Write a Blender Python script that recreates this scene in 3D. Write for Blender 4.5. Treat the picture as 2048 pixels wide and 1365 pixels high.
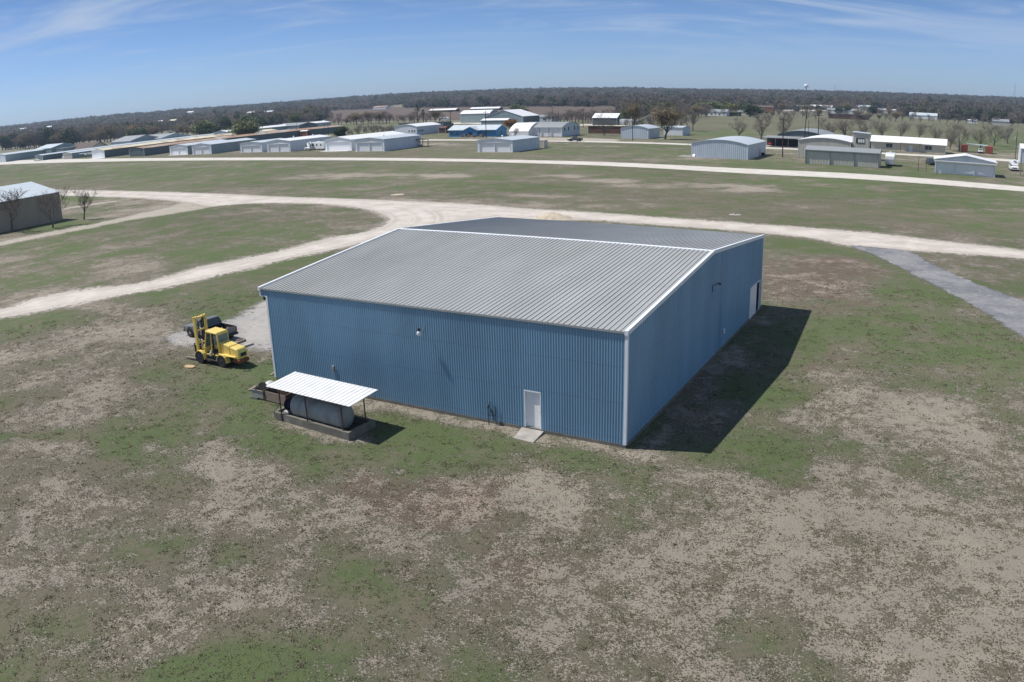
import bpy, bmesh, math, random
import numpy as np
from mathutils import Matrix, Vector
R = math.radians
sc = bpy.context.scene
for o in list(bpy.data.objects): bpy.data.objects.remove(o)
random.seed(7); RNG = np.random.default_rng(7)

# ---------------------------------------------------------------- camera (wide drone lens with barrel distortion)
CAM = np.array([13.8765, -35.5320, 17.2764])
YAW, PITCH, ROLL = -0.51831543, -0.29508884, -0.0285966
FPX, DA, DB = 1650.2975, 0.02311032, 0.09991893          # photo pixels (2048 wide) per radian and the lens curve
_fwd = np.array([math.sin(YAW)*math.cos(PITCH), math.cos(YAW)*math.cos(PITCH), math.sin(PITCH)])
_rt = np.array([math.cos(YAW), -math.sin(YAW), 0.0]); _up = np.cross(_rt, _fwd)
CR = math.cos(ROLL)*_rt + math.sin(ROLL)*_up; CU = -math.sin(ROLL)*_rt + math.cos(ROLL)*_up; CF = _fwd
cd = bpy.data.cameras.new('camera'); cam = bpy.data.objects.new('camera', cd); sc.collection.objects.link(cam); sc.camera = cam
cam.matrix_world = Matrix([[CR[i], CU[i], -CF[i], CAM[i]] for i in range(3)] + [[0, 0, 0, 1]])
cd.type = 'PANO'; cd.panorama_type = 'FISHEYE_LENS_POLYNOMIAL'
cd.sensor_fit = 'HORIZONTAL'; cd.sensor_width = 36.0; cd.sensor_height = 36.0*682/1024; cd.fisheye_fov = math.pi
cd.fisheye_polynomial_k0 = 0.0; cd.fisheye_polynomial_k1 = -0.03438957; cd.fisheye_polynomial_k2 = -2.0543227e-05
cd.fisheye_polynomial_k3 = 1.7524122e-06; cd.fisheye_polynomial_k4 = 8.0571356e-08
cd.clip_start = 0.1; cd.clip_end = 20000

# ---------------------------------------------------------------- sky, sun, exposure
SUNV = Vector((-4.05, -1.2, 6.1)).normalized()
SUN_EL = math.asin(SUNV.z); SUN_AZ = math.atan2(SUNV.x, SUNV.y)
world = bpy.data.worlds.new("World"); sc.world = world; world.use_nodes = True
wn = world.node_tree.nodes; wl = world.node_tree.links; wn.clear()
def WN(t, **k):
    n = wn.new(t)
    for a, b in k.items(): setattr(n, a, b)
    return n
wo = WN('ShaderNodeOutputWorld'); bg = WN('ShaderNodeBackground'); sky = WN('ShaderNodeTexSky', sky_type='NISHITA')
sky.sun_disc = False; sky.sun_elevation = SUN_EL; sky.sun_rotation = SUN_AZ; sky.altitude = 200
sky.air_density = 1.0; sky.dust_density = 0.25; sky.ozone_density = 2.5
bg.inputs[1].default_value = 0.084
tc = WN('ShaderNodeTexCoord'); sx = WN('ShaderNodeSeparateXYZ'); wl.new(tc.outputs['Generated'], sx.inputs[0])
def WM(op, a, b=None, clamp=False):
    n = WN('ShaderNodeMath', operation=op, use_clamp=clamp)
    for i, v in enumerate((a, b)):
        if v is None: continue
        if isinstance(v, (int, float)): n.inputs[i].default_value = v
        else: wl.new(v, n.inputs[i])
    return n.outputs[0]
zz = WM('ADD', WM('MAXIMUM', sx.outputs[2], 0.0), 0.10)
cx = WM('DIVIDE', sx.outputs[0], zz); cy = WM('DIVIDE', sx.outputs[1], zz)
cmb = WN('ShaderNodeCombineXYZ'); wl.new(cx, cmb.inputs[0]); wl.new(cy, cmb.inputs[1])
mr0 = WN('ShaderNodeMapping'); mr0.inputs['Rotation'].default_value = (0, 0, R(-30)); mp = WN('ShaderNodeMapping'); mp.inputs['Scale'].default_value = (0.50, 1.25, 1)
mp.inputs['Location'].default_value = (5.3, 0.4, 0); wl.new(cmb.outputs[0], mr0.inputs[0]); wl.new(mr0.outputs[0], mp.inputs[0])
nz = WN('ShaderNodeTexNoise'); nz.inputs['Scale'].default_value = 1.3; nz.inputs['Detail'].default_value = 8; nz.inputs['Roughness'].default_value = 0.55
nz.inputs['Distortion'].default_value = 1.1; wl.new(mp.outputs[0], nz.inputs['Vector'])
nb = WN('ShaderNodeTexNoise'); nb.inputs['Scale'].default_value = 0.5; nb.inputs['Detail'].default_value = 2; wl.new(mp.outputs[0], nb.inputs['Vector'])
dens = WM('ADD', nz.outputs[0], WM('MULTIPLY', WM('SUBTRACT', nb.outputs[0], 0.5), 0.8))
mr = WN('ShaderNodeMapRange', interpolation_type='SMOOTHSTEP'); mr.inputs['From Min'].default_value = 0.36; mr.inputs['From Max'].default_value = 0.72
mr.inputs['To Max'].default_value = 0.72; wl.new(dens, mr.inputs['Value'])
fade = WN('ShaderNodeMapRange', interpolation_type='SMOOTHSTEP'); fade.inputs['From Min'].default_value = 0.02; fade.inputs['From Max'].default_value = 0.12
wl.new(sx.outputs[2], fade.inputs['Value'])
cl = WM('MULTIPLY', mr.outputs[0], fade.outputs[0])
mx = WN('ShaderNodeMix', data_type='RGBA'); mx.inputs['B'].default_value = (5.6, 6.6, 8.2, 1)
wl.new(cl, mx.inputs['Factor'])
tint = WN('ShaderNodeMix', data_type='RGBA', blend_type='MULTIPLY'); tint.inputs['Factor'].default_value = 1.0
tint.inputs['B'].default_value = (0.62, 0.77, 1.05, 1)
lowt = WN('ShaderNodeMapRange', interpolation_type='SMOOTHSTEP'); lowt.inputs['From Max'].default_value = 0.22; wl.new(sx.outputs[2], lowt.inputs['Value'])
tm = WN('ShaderNodeMix', data_type='RGBA'); tm.inputs['A'].default_value = (0.66, 0.86, 1.38, 1); tm.inputs['B'].default_value = (0.45, 0.575, 0.82, 1); wl.new(lowt.outputs[0], tm.inputs['Factor']); wl.new(tm.outputs['Result'], tint.inputs['B'])
wl.new(sky.outputs[0], tint.inputs['A']); wl.new(tint.outputs['Result'], mx.inputs['A'])
wl.new(mx.outputs['Result'], bg.inputs[0]); wl.new(bg.outputs[0], wo.inputs[0])
sd = bpy.data.lights.new('sun', 'SUN'); sd.energy = 4.9; sd.angle = R(0.53); sd.color = (1.0, 0.95, 0.88)
so = bpy.data.objects.new('sun', sd); sc.collection.objects.link(so); so.rotation_euler = (-SUNV).to_track_quat('-Z', 'Y').to_euler(); so.location = (-40, -10, 60)
sc.view_settings.view_transform = 'Standard'; sc.view_settings.look = 'None'; sc.view_settings.exposure = 0.12; sc.view_settings.gamma = 1.0
sc.view_settings.use_curve_mapping = False
sc.cycles.max_bounces = 6; sc.cycles.diffuse_bounces = 3; sc.cycles.glossy_bounces = 3; sc.cycles.transparent_max_bounces = 12; sc.cycles.volume_bounces = 0
sc.cycles.use_denoising = True

# ---------------------------------------------------------------- photo geometry helpers: find where on the ground a thing stands
def terrain(x, y):
    x = np.asarray(x, float); y = np.asarray(y, float)
    dx = x-CAM[0]; dy = y-CAM[1]; r = np.hypot(dx, dy); a = np.arctan2(dx, dy)
    t = np.clip((r-950)/(3000-950), 0, 1); t = t*t*(3-2*t)
    h = 27*t*(1+0.10*np.sin(a*11+1)+0.07*np.sin(a*23+r*0.004))
    return h + 1.2*np.clip((r-500)/400, 0, 1)*np.sin(x*0.006+1)*np.sin(y*0.0051)
def project(P):
    D = np.atleast_2d(P)-CAM; x = D@CR; y = D@CU; z = D@CF; n = np.hypot(x, y)+1e-12; th = np.arctan2(n, z)
    rr = FPX*(th+DA*th**3+DB*th**5); return np.stack([1024+rr*x/n, 682.5-rr*y/n, z], -1)
def ray(px, py):
    dx = px-1024; dy = 682.5-py; n = math.hypot(dx, dy)+1e-9; Rr = n/FPX; th = Rr
    for _ in range(15): th -= (th+DA*th**3+DB*th**5-Rr)/(1+3*DA*th**2+5*DB*th**4)
    return CF*math.cos(th)+math.sin(th)*(CR*dx+CU*dy)/n
def G(px, py, z=None):
    d = ray(px, py)
    if z is not None: return CAM+d*((z-CAM[2])/d[2])
    t0 = -CAM[2]/d[2] if d[2] < -0.0005 else 4000
    if t0 < 480: return CAM+d*t0
    ts = np.linspace(300, min(t0*1.02, 4500), 3000); pz = CAM[2]+ts*d[2]; hh = terrain(CAM[0]+ts*d[0], CAM[1]+ts*d[1])
    k = np.argmax(pz <= hh) if (pz <= hh).any() else len(ts)-1
    p = CAM+d*ts[k]; p[2] = float(terrain(p[0], p[1])); return p
def topz(g, py):
    lo, hi = g[2], g[2]+90
    for _ in range(40):
        m = (lo+hi)/2
        if project((g[0], g[1], m))[0, 1] > py: lo = m
        else: hi = m
    return lo-g[2]

# ---------------------------------------------------------------- materials
def mat(name, col, rough=0.7, metal=0.0, var=0.12, nscale=2.0, dirt=None, dscale=0.6, dlo=0.55, dhi=0.75, damt=0.5, bump=0.0, bscale=20, stretch=(1, 1, 1), spec=0.4, coat=0.0, trans=0.0, coords='Object', lines=None):
    m = bpy.data.materials.new(name); m.use_nodes = True; t = m.node_tree; n = t.nodes; l = t.links
    b = n['Principled BSDF']; b.inputs['Roughness'].default_value = rough; b.inputs['Metallic'].default_value = metal
    b.inputs['Specular IOR Level'].default_value = spec; b.inputs['Coat Weight'].default_value = coat
    tc = n.new('ShaderNodeTexCoord'); mp = n.new('ShaderNodeMapping'); mp.inputs['Scale'].default_value = stretch; l.new(tc.outputs[coords], mp.inputs[0])
    nz = n.new('ShaderNodeTexNoise'); nz.inputs['Scale'].default_value = nscale; nz.inputs['Detail'].default_value = 5; l.new(mp.outputs[0], nz.inputs['Vector'])
    hs = n.new('ShaderNodeHueSaturation'); hs.inputs['Color'].default_value = (*col, 1)
    mr = n.new('ShaderNodeMapRange'); mr.inputs['From Min'].default_value = 0.3; mr.inputs['From Max'].default_value = 0.7
    mr.inputs['To Min'].default_value = 1-var; mr.inputs['To Max'].default_value = 1+var; l.new(nz.outputs[0], mr.inputs['Value']); l.new(mr.outputs[0], hs.inputs['Value'])
    out = hs.outputs[0]
    if dirt:
        n2 = n.new('ShaderNodeTexNoise'); n2.inputs['Scale'].default_value = dscale; n2.inputs['Detail'].default_value = 7; n2.inputs['Roughness'].default_value = 0.65; l.new(mp.outputs[0], n2.inputs['Vector'])
        m2 = n.new('ShaderNodeMapRange'); m2.inputs['From Min'].default_value = dlo; m2.inputs['From Max'].default_value = dhi; m2.inputs['To Max'].default_value = damt; l.new(n2.outputs[0], m2.inputs['Value'])
        mx = n.new('ShaderNodeMix'); mx.data_type = 'RGBA'; mx.inputs['B'].default_value = (*dirt, 1); l.new(m2.outputs[0], mx.inputs['Factor']); l.new(out, mx.inputs['A']); out = mx.outputs['Result']
    if lines:      # fastener rows / sheet laps: (axis, spacing, offset, width, darkening)
        sp = n.new('ShaderNodeSeparateXYZ'); l.new(tc.outputs[coords], sp.inputs[0]); q = sp.outputs[lines[0]]
        for op, v in (('SUBTRACT', lines[2]), ('DIVIDE', lines[1]), ('FRACT', None), ('LESS_THAN', lines[3]/lines[1]), ('MULTIPLY', lines[4])):
            k = n.new('ShaderNodeMath'); k.operation = op; l.new(q, k.inputs[0]); q = k.outputs[0]
            if v is not None: k.inputs[1].default_value = v
        mx = n.new('ShaderNodeMix'); mx.data_type = 'RGBA'; mx.inputs['B'].default_value = (.06, .07, .08, 1); l.new(q, mx.inputs['Factor']); l.new(out, mx.inputs['A']); out = mx.outputs['Result']
    l.new(out, b.inputs['Base Color'])
    if bump:
        n3 = n.new('ShaderNodeTexNoise'); n3.inputs['Scale'].default_value = bscale; n3.inputs['Detail'].default_value = 4; l.new(mp.outputs[0], n3.inputs['Vector'])
        bp = n.new('ShaderNodeBump'); bp.inputs['Strength'].default_value = bump; bp.inputs['Distance'].default_value = 0.02; l.new(n3.outputs[0], bp.inputs['Height']); l.new(bp.outputs[0], b.inputs['Normal'])
    if trans: b.inputs['Transmission Weight'].default_value = trans
    return m
M = {}
M['blue'] = mat('blue painted steel', (0.205, 0.35, 0.475), 0.42, 0, 0.10, 0.5, dirt=(0.21, 0.33, 0.43), dscale=0.35, damt=0.4, stretch=(1, 1, 0.25), lines=(2, 1.9, .45, .035, .22))
M['blueb'] = M['blue']
M['galv'] = mat('dull coated steel roof', (0.385, 0.40, 0.395), 0.5, 0.15, 0.06, 0.6, dirt=(0.30, 0.295, 0.27), dscale=0.25, dlo=0.42, dhi=0.70, damt=0.5, stretch=(1, 0.3, 1), lines=(1, 7.4, -.3, .05, .25))
M['trim'] = mat('white trim', (0.72, 0.76, 0.80), 0.45, 0, 0.05, 1.5, dirt=(0.45, 0.45, 0.43), dscale=1.2, damt=0.3)
M['door'] = mat('white door paint', (0.80, 0.81, 0.82), 0.4, 0, 0.03, 2)
M['conc'] = mat('concrete', (0.36, 0.34, 0.31), 0.9, 0, 0.14, 1.5, dirt=(0.16, 0.15, 0.13), dscale=1.1, dlo=0.45, dhi=0.7, damt=0.6, bump=0.3)
M['concd'] = mat('stained dark concrete', (0.15, 0.145, 0.125), 0.95, 0, 0.2, 1.5, dirt=(0.30, 0.27, 0.23), dscale=1.4, damt=0.5, bump=0.3)
M['white'] = mat('white metal roof', (0.80, 0.81, 0.81), 0.4, 0, 0.04, 0.8, dirt=(0.60, 0.60, 0.56), dscale=0.4, damt=0.35)
M['whitew'] = mat('white painted wall', (0.76, 0.78, 0.80), 0.5, 0, 0.05, 0.6, dirt=(0.42, 0.44, 0.44), dscale=0.4, damt=0.3, stretch=(1, 1, .3))
M['palew'] = mat('pale blue grey wall and shaded white', (0.52, 0.58, 0.64), 0.5, 0, 0.06, 0.6, dirt=(0.30, 0.34, 0.37), dscale=0.4, damt=0.3, stretch=(1, 1, .3))  # also paints the shade on side walls of white hangars
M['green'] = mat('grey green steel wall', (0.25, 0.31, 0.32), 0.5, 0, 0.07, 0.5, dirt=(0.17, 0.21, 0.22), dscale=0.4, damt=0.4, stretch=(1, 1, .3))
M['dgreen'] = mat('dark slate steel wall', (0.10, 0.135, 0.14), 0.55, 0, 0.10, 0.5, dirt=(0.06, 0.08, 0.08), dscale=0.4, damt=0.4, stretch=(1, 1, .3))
M['tanw'] = mat('tan steel wall', (0.52, 0.50, 0.44), 0.5, 0, 0.06, 0.5, dirt=(0.30, 0.30, 0.27), dscale=0.4, damt=0.3, stretch=(1, 1, .3))
M['beige'] = mat('faded beige steel wall', (0.33, 0.29, 0.23), 0.6, 0, 0.08, 0.5, dirt=(0.22, 0.20, 0.17), dscale=0.4, damt=0.4, stretch=(1, 1, .3))
M['cream'] = mat('cream wall', (0.58, 0.54, 0.43), 0.7, 0, 0.05, 0.5)
M['greyroof'] = mat('grey metal roof', (0.32, 0.34, 0.34), 0.45, 0.2, 0.06, 0.5, dirt=(0.22, 0.23, 0.22), dscale=0.3, damt=0.4)
M['paleroof'] = mat('pale grey roof', (0.55, 0.61, 0.64), 0.4, 0.1, 0.06, 0.5, dirt=(0.42, 0.45, 0.46), dscale=0.3, damt=0.4)
M['rustroof'] = mat('rusted metal roof', (0.30, 0.19, 0.13), 0.8, 0, 0.2, 0.3, dirt=(0.42, 0.38, 0.33), dscale=0.12, dlo=0.45, dhi=0.65, damt=0.8)
M['yelroof'] = mat('stained yellowing roof', (0.60, 0.55, 0.40), 0.7, 0, 0.15, 0.25, dirt=(0.32, 0.20, 0.12), dscale=0.12, dlo=0.5, dhi=0.62, damt=0.8)
M['shingle'] = mat('brown shingle roof', (0.11, 0.085, 0.075), 0.9, 0, 0.25, 1.0)
M['red'] = mat('weathered red paint', (0.30, 0.075, 0.055), 0.7, 0, 0.2, 0.8, dirt=(0.15, 0.06, 0.05), dscale=0.8, damt=0.5)
M['brick'] = mat('dark red brown boards', (0.13, 0.065, 0.05), 0.9, 0, 0.3, 0.7)
M['bblue'] = mat('bright blue siding', (0.035, 0.20, 0.42), 0.5, 0, 0.08, 0.6)
M['glass'] = mat('window glass', (0.05, 0.065, 0.075), 0.12, 0, 0.1, 1.0, spec=0.6)
M['cabglass'] = mat('dusty cab glass', (0.16, 0.21, 0.20), 0.15, 0, 0.2, 3.0, spec=0.6)
M['dark'] = mat('dark metal and painted shade', (0.03, 0.03, 0.032), 0.6, 0, 0.2, 3)  # own colour of dark parts, and the shade painted in the doorway
M['rubber'] = mat('tyre rubber', (0.022, 0.022, 0.023), 0.85, 0, 0.25, 6, dirt=(0.09, 0.08, 0.065), dscale=4, damt=0.5)
M['steel'] = mat('bare steel', (0.42, 0.42, 0.41), 0.35, 0.8, 0.1, 4)
M['rustpost'] = mat('rusty pipe', (0.10, 0.055, 0.045), 0.8, 0, 0.2, 5)
M['tank'] = mat('grey tank paint', (0.31, 0.325, 0.32), 0.5, 0, 0.10, 1.2, dirt=(0.17, 0.165, 0.155), dscale=1.8, dlo=0.48, dhi=0.68, damt=0.6, stretch=(1, 1, .4))
M['yellow'] = mat('faded yellow machine paint', (0.74, 0.57, 0.16), 0.45, 0, 0.10, 3, dirt=(0.42, 0.27, 0.08), dscale=3, dlo=0.56, dhi=0.72, damt=0.7)
M['orange'] = mat('rusty orange counterweight', (0.20, 0.065, 0.03), 0.8, 0, 0.2, 3)
M['truckgrey'] = mat('dark grey car paint', (0.17, 0.17, 0.175), 0.4, 0.2, 0.05, 1, coat=0.2)
M['truckdark'] = mat('black bed liner', (0.018, 0.018, 0.02), 0.7, 0, 0.2, 4)
M['navy'] = mat('navy plastic', (0.008, 0.014, 0.07), 0.45, 0, 0.2, 6)
M['wood'] = mat('weathered wood', (0.24, 0.19, 0.155), 0.9, 0, 0.25, 3, stretch=(1, 6, 6))
M['pole'] = mat('dark pole wood', (0.045, 0.038, 0.035), 0.9, 0, 0.2, 2)
M['bark'] = mat('grey bark', (0.12, 0.10, 0.088), 0.95, 0, 0.2, 2)
M['twig'] = mat('bare twigs', (0.17, 0.148, 0.132), 0.95, 0, 0.15, 0.4)
M['leafg'] = mat('spring green leaves', (0.155, 0.185, 0.08), 0.8, 0, 0.35, 0.6)
M['leafd'] = mat('dark evergreen leaves', (0.06, 0.085, 0.035), 0.8, 0, 0.35, 0.8)
M['leafy'] = mat('yellow green leaves', (0.20, 0.19, 0.045), 0.8, 0, 0.3, 0.8)
M['leafo'] = mat('orange brown leaves', (0.34, 0.18, 0.07), 0.8, 0, 0.3, 0.8)
M['leafb'] = mat('olive brown buds', (0.24, 0.19, 0.10), 0.85, 0, 0.3, 0.6)
M['carred'] = mat('red car paint', (0.33, 0.02, 0.025), 0.3, 0, 0.05, 1, coat=0.6)
M['carwhite'] = mat('white vehicle paint', (0.74, 0.75, 0.75), 0.35, 0, 0.04, 1, coat=0.3)
M['cardark'] = mat('black blue car paint', (0.03, 0.035, 0.045), 0.25, 0.2, 0.05, 1, coat=0.6)
M['container'] = mat('red shipping container', (0.36, 0.10, 0.065), 0.6, 0, 0.12, 1.5, dirt=(0.22, 0.08, 0.06), dscale=1, damt=0.5)
M['gutter'] = mat('grey gutter', (0.30, 0.32, 0.32), 0.5, 0.1, 0.08, 2)
M['yelpole'] = mat('yellow painted bar', (0.55, 0.52, 0.10), 0.6, 0, 0.1, 2)

# ---------------------------------------------------------------- mesh building
class MB:
    def __init__(s): s.v = []; s.f = []; s.mi = []; s.m = 0
    def add(s, vs, fs):
        k = len(s.v); s.v += [tuple(map(float, p)) for p in vs]; s.f += [tuple(k+i for i in f) for f in fs]; s.mi += [s.m]*len(fs); return s
    def box(s, x0, x1, y0, y1, z0, z1):
        return s.add([(x0, y0, z0), (x1, y0, z0), (x1, y1, z0), (x0, y1, z0), (x0, y0, z1), (x1, y0, z1), (x1, y1, z1), (x0, y1, z1)],
                     [(0, 3, 2, 1), (4, 5, 6, 7), (0, 1, 5, 4), (1, 2, 6, 5), (2, 3, 7, 6), (3, 0, 4, 7)])
    def hexa(s, p): return s.add(p, [(0, 3, 2, 1), (4, 5, 6, 7), (0, 1, 5, 4), (1, 2, 6, 5), (2, 3, 7, 6), (3, 0, 4, 7)])
    def beam(s, a, b, w, h=None, up=(0, 0, 1)):
        h = h or w; a = Vector(a); b = Vector(b); d = (b-a).normalized(); r = d.cross(Vector(up))
        if r.length < 1e-4: r = d.cross(Vector((1, 0, 0)))
        r.normalize(); u = r.cross(d); r = r*w/2; u = u*h/2
        return s.hexa([a-r-u, a+r-u, b+r-u, b-r-u, a-r+u, a+r+u, b+r+u, b-r+u])
    def tube(s, pts, rad, n=8, cap=True):
        pts = [Vector(p) for p in pts]; rs = rad if isinstance(rad, (list, tuple)) else [rad]*len(pts); k = len(s.v); vs = []; pu = None
        for i, p in enumerate(pts):
            d = (pts[min(i+1, len(pts)-1)]-pts[max(i-1, 0)]).normalized()
            a = d.cross(Vector((0, 0, 1))) if pu is None else pu-d*pu.dot(d)
            if a.length < 1e-3: a = d.cross(Vector((1, 0, 0)))
            a.normalize(); pu = a; b = d.cross(a)
            for j in range(n):
                t = 2*math.pi*j/n; vs.append(p+(a*math.cos(t)+b*math.sin(t))*rs[i])
        fs = [(i*n+j, i*n+(j+1) % n, (i+1)*n+(j+1) % n, (i+1)*n+j) for i in range(len(pts)-1) for j in range(n)]
        if cap: fs += [tuple(reversed(range(n))), tuple(range((len(pts)-1)*n, len(pts)*n))]
        return s.add(vs, fs)
    def prism(s, poly, y0, y1, ax='y'):
        """poly of (x, z) extruded along y (ax 'y'), or of (y, z) along x (ax 'x'), or (x, y) along z"""
        n = len(poly); f = {'y': lambda p, t: (p[0], t, p[1]), 'x': lambda p, t: (t, p[0], p[1]), 'z': lambda p, t: (p[0], p[1], t)}[ax]
        vs = [f(p, y0) for p in poly]+[f(p, y1) for p in poly]
        return s.add(vs, [tuple(range(n)), tuple(reversed(range(n, 2*n)))]+[((i+1) % n, i, n+i, n+(i+1) % n) for i in range(n)])
    def lathe(s, prof, n=16, axis='z', c=(0, 0, 0)):
        """prof: (radius, height along axis)"""
        vs = []
        for r, h in prof:
            for j in range(n):
                t = 2*math.pi*j/n; a, b = r*math.cos(t), r*math.sin(t)
                p = {'z': (a, b, h), 'x': (h, a, b), 'y': (b, h, a)}[axis]; vs.append((p[0]+c[0], p[1]+c[1], p[2]+c[2]))
        k = len(prof)
        fs = [(i*n+j, i*n+(j+1) % n, (i+1)*n+(j+1) % n, (i+1)*n+j) for i in range(k-1) for j in range(n)]
        return s.add(vs, fs+[tuple(reversed(range(n))), tuple(range((k-1)*n, k*n))])
    def build(s, name, m, parent=None, smooth=False, loc=None, bevel=0):
        me = bpy.data.meshes.new(name); me.from_pydata(s.v, [], s.f)
        for x in (m if isinstance(m, (list, tuple)) else [m]): me.materials.append(x)
        if any(s.mi): me.polygons.foreach_set('material_index', s.mi)
        bm = bmesh.new(); bm.from_mesh(me); bmesh.ops.recalc_face_normals(bm, faces=bm.faces); bm.to_mesh(me); bm.free()
        if smooth: me.shade_smooth(); me.set_sharp_from_angle(angle=R(38))
        me.update(); o = bpy.data.objects.new(name, me); sc.collection.objects.link(o)
        if parent: o.parent = parent
        if loc: o.location = loc
        if bevel: b = o.modifiers.new('bevel', 'BEVEL'); b.width = bevel; b.segments = 2; b.limit_method = 'ANGLE'
        return o
def tag(o, label=None, cat=None, group=None, kind=None):
    for k, v in (('label', label), ('category', cat), ('group', group), ('kind', kind)):
        if v: o[k] = v
    return o
def thing(name, label, cat, loc=(0, 0, 0), rz=0, group=None):
    o = bpy.data.objects.new(name, None); sc.collection.objects.link(o); o.location = loc; o.rotation_euler = (0, 0, rz); o.empty_display_size = 0.5
    return tag(o, label, cat, group)
def kids(o): return [c for c in bpy.data.objects if c.parent == o]
def dup(root, loc, rz=0, scale=None, label=None, group=None, tree=None):
    r = root.copy(); sc.collection.objects.link(r); r.location = loc; r.rotation_euler = (0, 0, rz)
    if scale: r.scale = scale
    if label: r['label'] = label
    if group: r['group'] = group
    for ch in (tree if tree is not None else kids(root)):
        c = ch.copy(); sc.collection.objects.link(c); c.parent = r
        for g in (kids(ch) if tree is None else []):
            d = g.copy(); sc.collection.objects.link(d); d.parent = c
    return r
def npmesh(name, V, F, m, attrs=None):
    me = bpy.data.meshes.new(name); V = np.asarray(V, np.float32); F = np.asarray(F, np.int32); k = F.shape[1]
    me.vertices.add(len(V)); me.vertices.foreach_set('co', V.ravel()); me.loops.add(F.size); me.loops.foreach_set('vertex_index', F.ravel())
    me.polygons.add(len(F)); me.polygons.foreach_set('loop_start', np.arange(0, F.size, k, dtype=np.int32))
    me.update(calc_edges=True); me.validate()
    for n, a in (attrs or {}).items():
        at = me.attributes.new(n, 'FLOAT', 'POINT'); at.data.foreach_set('value', np.asarray(a, np.float32))
    for x in (m if isinstance(m, (list, tuple)) else [m]): me.materials.append(x)
    o = bpy.data.objects.new(name, me); sc.collection.objects.link(o); return o

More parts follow.
